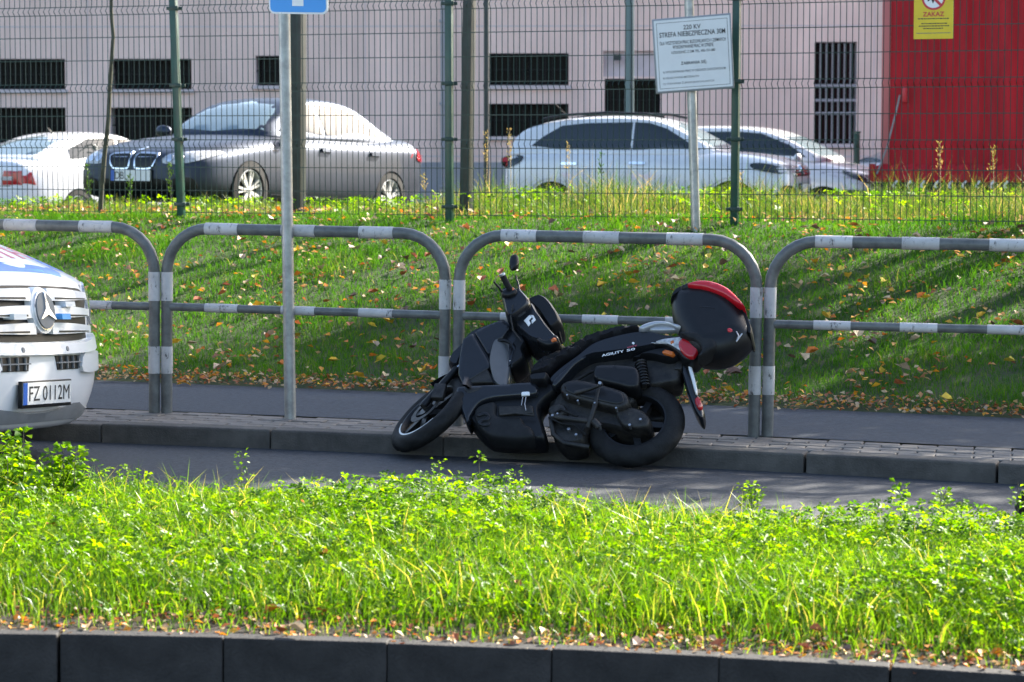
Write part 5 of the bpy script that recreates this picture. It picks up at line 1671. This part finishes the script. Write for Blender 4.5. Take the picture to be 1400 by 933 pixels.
# ================================================================== VEGETATION
def blades(P, h, w, lean, tint, curl=0.35):
    n = len(P)
    yaw = rng.uniform(0, 2 * PI, n)
    la = rng.uniform(0, 2 * PI, n)
    side = np.stack([np.cos(yaw), np.sin(yaw), np.zeros(n)], 1) * (w / 2)[:, None]
    ld = np.stack([np.cos(la), np.sin(la), np.zeros(n)], 1)
    upv = np.array([0, 0, 1.0])
    mid = P + (upv * 0.55) * h[:, None] + ld * (lean * h * curl)[:, None]
    tip = P + upv * (h * (1 - .25 * lean))[:, None] + ld * (lean * h)[:, None]
    V = np.stack([P - side, P + side, mid - side * .8, mid + side * .8, tip], 1).reshape(-1, 3)
    b = (np.arange(n) * 5)[:, None]
    T = np.concatenate([b + np.array([[0, 1, 3]]), b + np.array([[0, 3, 2]]), b + np.array([[2, 3, 4]])], 1).reshape(-1, 3)
    return V, T, np.repeat(tint, 5)
def leaflets(C, nrm, fwd, L, Wd, tint, fold=0.25):
    """kite-shaped leaflets: base C, growing along fwd"""
    nrm = nrm / np.linalg.norm(nrm, axis=1)[:, None]
    fwd = fwd - nrm * (fwd * nrm).sum(1)[:, None]
    fwd /= np.linalg.norm(fwd, axis=1)[:, None] + 1e-9
    sd = np.cross(nrm, fwd)
    L, Wd = L[:, None], Wd[:, None]
    lift = nrm * (Wd * fold)
    V = np.stack([C, C + fwd * L * .55 + sd * Wd * .5 + lift, C + fwd * L, C + fwd * L * .55 - sd * Wd * .5 + lift], 1).reshape(-1, 3)
    n = len(C)
    b = (np.arange(n) * 4)[:, None]
    T = np.concatenate([b + np.array([[0, 1, 2]]), b + np.array([[0, 2, 3]])], 1).reshape(-1, 3)
    return V, T, np.repeat(tint, 4)
def merge(parts):
    Vs, Ts, ts, o = [], [], [], 0
    for V, T, t in parts:
        Vs.append(V)
        Ts.append(T + o)
        ts.append(t)
        o += len(V)
    return np.concatenate(Vs), np.concatenate(Ts), np.concatenate(ts)
def patchy(x, y, f=1.0, seed=0.0):
    return .5 + .25 * np.sin(x * 2.1 * f + 1.3 + seed + 1.2 * np.sin(y * 1.7 * f)) + .25 * np.sin(y * 3.1 * f - x * 1.1 * f + seed * 2)
# --- median
def median_points(n, f0=0.0, f1=1.0):
    u = rng.uniform(-2.6, 3.9, n)
    a, b = NEAR(u) + 0.07, BACK(u) - 0.10
    f = rng.uniform(f0, f1, n)
    v = a + (b - a) * f
    x, y = xy(u, v)
    z = 0.095 + 0.05 * np.sin(PI * np.clip((v - NEAR(u)) / (BACK(u) - NEAR(u)), 0, 1)) - GRADE * u
    return x, y, z, f
x, y, z, f = median_points(75000)
keep = rng.uniform(0, 1, len(x)) < np.clip(f * 7, .16, 1)
x, y, z, f = x[keep], y[keep], z[keep], f[keep]
n = len(x)
h = (.06 + .12 * rng.beta(2, 2.5, n) + .05 * patchy(x, y, 1.2) * rng.uniform(0, 1, n)) * np.clip(.3 + f * 3.2, .3, 1)
w = rng.uniform(.0025, .0055, n)
tint = np.clip(rng.beta(2, 3, n) + .45 * (rng.uniform(0, 1, n) < .07) + .35 * np.clip(.12 - f, 0, 1) * 8 * rng.uniform(0, 1, n), 0, 1)
o = bulk('median_grass', *blades(np.stack([x, y, z], 1), h, w, rng.uniform(.1, .75, n), tint), 'grass_near')
o['kind'] = 'stuff'
o['label'] = 'bright green grass growing over the strip between the two kerbs'
x, y, z, f = median_points(8500, .1, 1.0)
n = len(x)
h = rng.uniform(.12, .26, n) * (.6 + .5 * patchy(x, y, 1.3, 6))
o = bulk('median_long_grass', *blades(np.stack([x, y, z], 1), h, rng.uniform(.003, .0065, n), rng.uniform(.2, .9, n), np.clip(rng.beta(3, 2, n) + .3 * (rng.uniform(0, 1, n) < .3), 0, 1)), 'grass_near')
o['kind'] = 'stuff'
o['label'] = 'long pale grass blades standing above the clover'
def clover(xs, ys, zs, hs, size, spread=.02):
    n = len(xs)
    top = np.stack([xs + rng.normal(0, spread, n), ys + rng.normal(0, spread, n), zs + hs], 1)
    nr = np.stack([rng.normal(0, .55, n), rng.normal(0, .55, n), np.ones(n)], 1)
    a0 = rng.uniform(0, 2 * PI, n)
    t0 = rng.uniform(0, 1, n)
    parts = []
    for k in range(3):
        a = a0 + k * 2 * PI / 3
        fwd = np.stack([np.cos(a), np.sin(a), rng.normal(0, .25, n)], 1)
        L = size * rng.uniform(.8, 1.2, n)
        parts.append(leaflets(top, nr, fwd, L, L * .72, np.clip(t0 + rng.normal(0, .1, n), 0, 1)))
    base = np.stack([xs, ys, zs], 1)
    d = (top - base)
    s = np.tile(np.array([[.0011, 0, 0]]), (n, 1))
    V = np.stack([base - s, base + s, top], 1).reshape(-1, 3)
    b = (np.arange(n) * 3)[:, None]
    parts.append((V, (b + np.array([[0, 1, 2]])).reshape(-1, 3), np.repeat(t0 * .6, 3)))
    return merge(parts)
x, y, z, f = median_points(40000, .07, 1.0)
u_, v_ = uv(x, y)
dens = np.clip(-.05 + 1.15 * patchy(x, y, 1.3, 2.0) + .25 * f, .12, 1)
keep = rng.uniform(0, 1, len(x)) < dens * np.clip(f * 6 - .35, .03, 1)
x, y, z, f = x[keep], y[keep], z[keep], f[keep]
n = len(x)
hh = (.03 + .15 * rng.beta(2.0, 1.6, n) * (.35 + .85 * patchy(x, y, 1.5, .7))) * np.clip(.5 + f * 1.5, .4, 1.15)
o = bulk('median_clover', *clover(x, y, z, hh, rng.uniform(.014, .026, n)), 'clover')
o['kind'] = 'stuff'
o['label'] = 'lime green clover and lucerne leaves among the grass between the kerbs'
# --- taller weeds one can pick out on the median's far edge
def weed(px, py_top, Yd, label, n_stems=3, spread=.06, leaf=.02, round_=False):
    p = at(px, py_top, Yd)
    u, v = uv(p.x, p.y)
    zb = .10 - GRADE * u
    t = thing('weed', label, 'weed', (p.x, p.y, zb), 'tall weeds on the median')
    H = p.z - zb
    st = MB()
    parts = []
    for k in range(n_stems):
        hx = H * (1 - .5 * random.random() * (k > 0))
        tx, ty = random.uniform(-spread, spread) * (k > 0), random.uniform(-spread, spread) * (k > 0)
        b0 = Vector((tx * .3, ty * .3, 0))
        b1 = Vector((tx, ty, hx))
        st.tube([b0, (b0 + b1) / 2 + Vector((tx * .15, 0, 0)), b1], [.0028, .0022, .0012], 5)
        m = max(5, int(hx / .014))
        q = np.sort(rng.uniform(.25, 1.0, m))
        C = np.array([tuple(b0 + (b1 - b0) * float(s_)) for s_ in q])
        for r_ in range(3):
            a = rng.uniform(0, 2 * PI, m)
            fw = np.stack([np.cos(a), np.sin(a), rng.uniform(.1, .8, m)], 1)
            nr = np.stack([rng.normal(0, .5, m), rng.normal(-.2, .5, m), np.ones(m)], 1)
            off = fw * (rng.uniform(.004, .026, m))[:, None]
            L = leaf * rng.uniform(.7, 1.25, m)
            parts.append(leaflets(C + off, nr, fw, L, L * (.95 if round_ else .55), rng.uniform(.2, 1, m)))
    st.build('stem', 'twig', t, sm=True)
    V, T, tt = merge(parts)
    lf = bulk('leaves', V, T, tt, 'clover')
    lf.parent = t
for a in ((32, 588, 10.9, 'bushy round-leaved weed in front of the van bumper', 9, .12, .032, True), (86, 604, 10.8, 'low round-leaved weed just beside the bushy weed by the van', 6, .09, .030, True),
          (10, 625, 10.7, 'round-leaved weed under the van bumper, half out of the bushy one', 5, .09, .028, True),
          (330, 617, 11.2, 'single upright lucerne sprig before the sign barrier', 2, .03, .02), (600, 632, 11.05, 'leafy lucerne sprig below the scooter front wheel', 4, .05, .022),
          (655, 622, 11.0, 'thin lucerne sprig with a top tuft in front of the scooter belly', 1, .02, .026), (705, 645, 10.95, 'short leafy sprig in front of the scooter engine', 4, .06, .022),
          (1025, 655, 10.7, 'leafy sprig growing in front of the barrier post pair', 5, .06, .024), (1232, 664, 10.3, 'tall single weed stem standing clear of the lucerne mass', 1, .02, .032),
          (1290, 672, 10.35, 'broad lucerne clump beside the tall single weed stem', 7, .12, .024), (1392, 660, 10.2, 'lucerne clump beside the small black rubber foot', 6, .10, .024)):
    weed(*a)
# dark round foot at the edge of the road
p = at(1396, 680, 10.9)
t = thing('bollard_foot', 'small black rounded rubber foot among the weeds at the road edge', 'bollard', (p.x + .03, p.y, .0))
MB().lathe([(.001, p.z + .035), (.03, p.z + .03), (.045, p.z), (.05, p.z - .05), (.05, 0), (.001, 0)], 20, closed=False).build('foot', 'rubber', t, sm=True)
MB().lathe([(.052, p.z - .03), (.056, p.z - .03), (.056, p.z - .05), (.052, p.z - .05)], 20).build('collar', 'black', t, sm=True)

# --- bank grass
def bank_points(n, s0, s1, ulo=-6.8, uhi=5.0):
    u = rng.uniform(ulo, uhi, n)
    s = rng.uniform(s0, s1, n)
    x, y = xy(u, PATH_F(u) + s)
    return x, y, gz(x, y) + .008, s
x, y, z, s = bank_points(240000, .12, 5.4)
keep = rng.uniform(0, 1, len(x)) < np.clip(.25 + s * 1.2, 0, 1) * (.55 + .45 * patchy(x, y, 1.6))
x, y, z, s = x[keep], y[keep], z[keep], s[keep]
n = len(x)
h = .022 + .05 * rng.beta(1.6, 3, n) + .07 * rng.uniform(0, 1, n) * (patchy(x, y, 1.4, 4) > .72) + .05 * rng.uniform(0, 1, n) ** 2 * patchy(x, y, 3.1, 2)
o = bulk('bank_grass', *blades(np.stack([x, y, z], 1), h, rng.uniform(.003, .006, n), rng.uniform(.2, 1.0, n), np.clip(rng.beta(2, 3, n) + .3 * (patchy(x, y, 2.2, 1) - .5) + .4 * (rng.uniform(0, 1, n) < .05), 0, 1)), 'grass_bank')
o['kind'] = 'stuff'
o['label'] = 'short leaf-strewn grass covering the bank'
x, y, z, s = bank_points(80000, 5.0, 11.0, -7.5, 6.5)
keep = rng.uniform(0, 1, len(x)) < (.35 + .65 * patchy(x, y, 1.1, 3))
x, y, z, s = x[keep], y[keep], z[keep], s[keep]
n = len(x)
h = (.07 + .16 * rng.beta(2, 3, n) + .22 * rng.uniform(0, 1, n) ** 2 * patchy(x, y, .8, 5)) * np.clip(.45 + (s - 5) * .45, .45, 1.15) * (.40 + .68 * smooth((x + 1.2) / 1.2)) * (.45 + 1.0 * (patchy(x, y, 2.3, 8) ** 2 + .5 * patchy(x, y, 5.1, 3)))
o = bulk('verge_grass', *blades(np.stack([x, y, z], 1), h, rng.uniform(.004, .008, n), rng.uniform(.15, .7, n), np.clip(rng.beta(2, 2.6, n) + .5 * (patchy(x, y, 1.7, 9) - .5) + .35 * (rng.uniform(0, 1, n) < .12), 0, 1)), 'grass_tall')
o['kind'] = 'stuff'
o['label'] = 'uncut sunny grass and weeds behind the wire fence'
x, y, z, s = bank_points(9000, 5.3, 10.0, -7, 6)
keep = patchy(x, y, 1.9, 12) > .62
x, y, z = x[keep], y[keep], z[keep]
n = len(x)
o = bulk('verge_weeds', *clover(x, y, z, rng.uniform(.05, .26, n) * (.55 + .45 * smooth((x + 1.2) / 1.2)), rng.uniform(.02, .04, n), .03), 'clover')
o['kind'] = 'stuff'
o['label'] = 'patches of leafy green weeds in the uncut grass behind the fence'
# dry stalks and weeds behind the fence, one by one
def stalk(px, py_top, Y, label, tone):
    p = at(px, py_top, Y)
    zb = float(gz(p.x, Y))
    t = thing('dry_stalk', label, 'plant', (p.x, Y, zb), 'dry stalks behind the fence')
    H = max(.15, p.z - zb)
    MB().tube([(0, 0, 0), (.01, 0, H * .5), (random.uniform(-.03, .03), 0, H * .97)], [.004, .003, .002], 5).build('stem', 'twig' if tone < .5 else M['leaf3'], t)
    m = 46
    zz = rng.uniform(.62 if tone > .5 else .35, 1.0, m) * H
    a = rng.uniform(0, 2 * PI, m)
    C = np.stack([rng.normal(0, .012, m), rng.normal(0, .012, m), zz], 1)
    fw = np.stack([np.cos(a) * .6, np.sin(a) * .6, rng.uniform(.6, 1.2, m)], 1)
    V, T, tt = leaflets(C, np.stack([np.sin(a), -np.cos(a), np.full(m, .3)], 1), fw, np.full(m, .034 if tone > .5 else .04), np.full(m, .007 if tone > .5 else .014), np.clip(rng.normal(tone, .12, m), 0, 1))
    lf = bulk('plume', V, T, tt, 'grass_tall')
    lf.parent = t
for a in ((697, 178, 24.5, 'pale dry grass plume beside the tail of the silver crossover', 1.0), (664, 180, 24.2, 'tall tan grass plume before the thin dark post', 1.0), (776, 196, 24.0, 'tan grass plume before the rear door of the silver crossover', 1.0),
          (822, 212, 23.8, 'dark branching dry weed before the silver crossover door', .1), (1012, 235, 23.0, 'short tan plume beside the green post next to the warning sign', 1.0), (1358, 200, 22.4, 'feathery dry weed in front of the red tarpaulin', .85),
          (1285, 192, 22.8, 'thin bent dry stalk in front of the red tarpaulin strap', .95), (120, 228, 24.5, 'leafy weed before the white saloon flank', .2), (178, 240, 24.0, 'leafy weed below the DB number plate', .15), (232, 225, 24.0, 'straggly weed beside the green fence post before the dark saloon', .3),
          (580, 240, 24.0, 'tan plume behind the tail of the dark saloon', .95)):
    stalk(*a)
# --- fallen leaves
def leaf_mesh(k, m):
    L = [.048, .055, .042, .06][k % 4]
    W_ = L * [.75, .6, .85, .7][k % 4]
    vs = [(-L / 2, 0, .004), (-L * .2, W_ * .45, .012), (L * .2, W_ * .42, .016), (L / 2, 0, .006), (L * .2, -W_ * .42, .013), (-L * .2, -W_ * .45, .009), (0, 0, 0), (-L * .72, 0, .002)]
    if k % 2:
        vs[1] = (-L * .28, W_ * .55, .02)
        vs[4] = (L * .12, -W_ * .55, .022)
    me = bpy.data.meshes.new('fallen_leaf')
    me.from_pydata(vs, [], [(6, 3, 2), (6, 2, 1), (6, 1, 0), (6, 0, 5), (6, 5, 4), (6, 4, 3), (0, 7, 6)])
    me.materials.append(M['leaf%d' % m])
    return me
LM = [leaf_mesh(k, m) for m in range(7) for k in range(4)]
def drop(parent, x, y, z, sc):
    o = bpy.data.objects.new('fallen_leaf', random.choice(LM))
    COL.objects.link(o)
    o.parent = parent
    o.location = (x, y, z)
    o.rotation_euler = (random.uniform(-.5, .5), random.uniform(-.5, .5), random.uniform(0, 6.28))
    o.scale = (sc, sc, sc)
x, y, z, s = bank_points(900, .15, 4.6, -3.4, 3.3)
keep = np.argsort(-(patchy(x, y, 2.6, 5) + rng.uniform(0, .7, len(x))))[:250]
x, y, z, s = x[keep], y[keep], z[keep], s[keep]
for i in range(len(x)):
    drop(bank, x[i], y[i], z[i] + .058, random.uniform(1.15, 1.9))
x, y, z, f = median_points(60, -.01, .17)
for i in range(len(x)):
    drop(median, x[i], y[i], z[i] + .02 + .03 * random.random(), random.uniform(.7, 1.2))
x, y, z, f = median_points(14, .14, .9)
for i in range(len(x)):
    drop(median, x[i], y[i], z[i] + .10, random.uniform(.7, 1.2))
def litter(name, x, y, z, size, label):
    n = len(x)
    a = rng.uniform(0, 2 * PI, n)
    V, T, t = leaflets(np.stack([x, y, z], 1), np.stack([rng.normal(0, .45, n), rng.normal(0, .45, n), np.ones(n)], 1), np.stack([np.cos(a), np.sin(a), np.zeros(n)], 1), size, size * .65, rng.uniform(0, 1, n))
    o = bulk(name, V, T, t, 'litter')
    o['kind'] = 'stuff'
    o['label'] = label
x, y, z, s = bank_points(9000, .05, 6.5)
keep = rng.uniform(0, 1, len(x)) < patchy(x, y, 2.2, 2) ** 1.5 * 1.1
x, y, z, s = x[keep], y[keep], z[keep], s[keep]
litter('leaf_litter', x, y, z + rng.uniform(.03, .065, len(x)), rng.uniform(.03, .065, len(x)), 'small fallen autumn leaves scattered over the bank')
x, y, z, s = bank_points(2600, -.06, .32, -5, 4.6)
litter('leaf_drift', x, y, z + rng.uniform(.0, .03, len(x)) + .01, rng.uniform(.02, .05, len(x)), 'drift of brown leaves where the bank meets the footpath')
x, y, z, f = median_points(3000, -.02, .17)
litter('median_litter', x, y, z + rng.uniform(.0, .03, len(x)), rng.uniform(.015, .04, len(x)), 'brown leaf litter along the near kerb')
# --- the young stem behind the fence and the trees that shade the road
def tree(name, label, base, H, crown_c, crown_r, n, lean=(0, 0), r0=.12, leafsize=.075, limbs=7, grp=None):
    t = thing(name, label, 'tree', base, grp)
    C = Vector(crown_c) - Vector(base)
    tr = MB()
    top = Vector((C.x, C.y, C.z + crown_r[2] * .4))
    pts = [Vector((0, 0, -.2))]
    for k in range(1, 7):
        q = k / 6
        pts.append(Vector((top.x * q ** 1.5, top.y * q ** 1.5, top.z * q)) + Vector((random.uniform(-.08, .08), random.uniform(-.08, .08), 0)) * r0 * 5)
    tr.tube(pts, [r0 * (1 - .13 * k) for k in range(7)], 10)
    tips = []
    for k in range(limbs):
        s_ = random.uniform(.45, .85)
        b0 = pts[int(s_ * 6)]
        d = Vector((random.gauss(0, 1), random.gauss(0, 1), random.gauss(.2, .6))).normalized()
        e = C + Vector((d.x * crown_r[0], d.y * crown_r[1], d.z * crown_r[2])) * .8
        tr.tube([b0, (b0 + e) / 2 + Vector((0, 0, .2)), e], [r0 * .4, r0 * .25, r0 * .08], 7)
        tips.append(e)
    tr.build('trunk', 'bark', t, sm=True)
    cl = rng.normal(0, 1, (max(12, n // 260), 3))
    cl = cl / np.linalg.norm(cl, axis=1)[:, None] * rng.uniform(.25, 1, (len(cl), 1)) ** .5
    idx = rng.integers(0, len(cl), n)
    P = cl[idx] * np.array(crown_r) * .85 + rng.normal(0, 1, (n, 3)) * np.array(crown_r) * .14 + np.array(C)
    a = rng.uniform(0, 2 * PI, n)
    V, T, tt = leaflets(P, rng.normal(0, 1, (n, 3)) + np.array([0, 0, .6]), np.stack([np.cos(a), np.sin(a), rng.normal(-.3, .4, n)], 1), leafsize * rng.uniform(.7, 1.3, n), leafsize * .7 * rng.uniform(.7, 1.3, n), np.clip(rng.normal(.45, .25, n), 0, 1))
    lf = bulk('crown', V, T, tt, 'crown')
    lf.parent = t
    return t
def W3(u, v, z):
    x, y = xy(u, v)
    return (x, y, z)
def base(u, v):
    x, y = xy(u, v)
    return (x, y, float(gz(x, y)))
tree('maple_tree', 'broad maple on the bank shading the fallen scooter', base(5.2, 8.6), 7, W3(3.6, 8.2, 5.7), (2.9, 1.9, 1.75), 15000, r0=.14, leafsize=.12)
tree('maple_tree', 'second maple further along the bank past the red trailer', base(8.2, 8.8), 7, W3(8.0, 8.2, 5.2), (3.0, 2.0, 2.2), 14000, r0=.14, leafsize=.12)
tree('birch_tree', 'tall tree standing behind the fence beyond the red trailer', base(8.6, 13.5), 11, W3(6.6, 13.4, 9.3), (3.0, 2.0, 2.2), 13000, r0=.18, leafsize=.12)
tree('birch_tree', 'slim tall birch out of view, added behind the fence to shade the white van', base(7.4, 10.4), 10, W3(5.5, 9.7, 9.2), (1.5, 1.3, 1.5), 5000, r0=.10, leafsize=.12)  # unseen tree, its crown placed to keep direct sun off the van
# young stem
b0 = at(137, 283, 22.9)
zb = float(gz(b0.x, 22.9))
t = thing('sapling', 'thin bare young tree stem beside the white saloon behind the fence', 'tree', (b0.x, 22.9, zb))
pts, rs = [], []
for px, py in ((137, 300), (139, 262), (143, 210), (148, 165), (150, 120), (153, 80), (155, 50), (152, 20), (152, -20), (155, -70), (150, -140)):
    q = at(px, py, 22.9)
    pts.append((q.x - b0.x, 0.01 * math.sin(py), q.z - zb))
    rs.append(.024 - .012 * (300 - py) / 440)
MB().tube(pts, rs, 8).build('trunk', 'twig', t, sm=True)
m = 500
V, T, tt = leaflets(np.array(pts[-1]) + rng.normal(0, .25, (m, 3)) * np.array([1, 1, .7]) + np.array([0, 0, .45]), rng.normal(0, 1, (m, 3)), rng.normal(0, 1, (m, 3)), np.full(m, .06), np.full(m, .035), rng.uniform(.2, 1, m))
lf = bulk('crown', V, T, tt, 'crown')
lf.parent = t
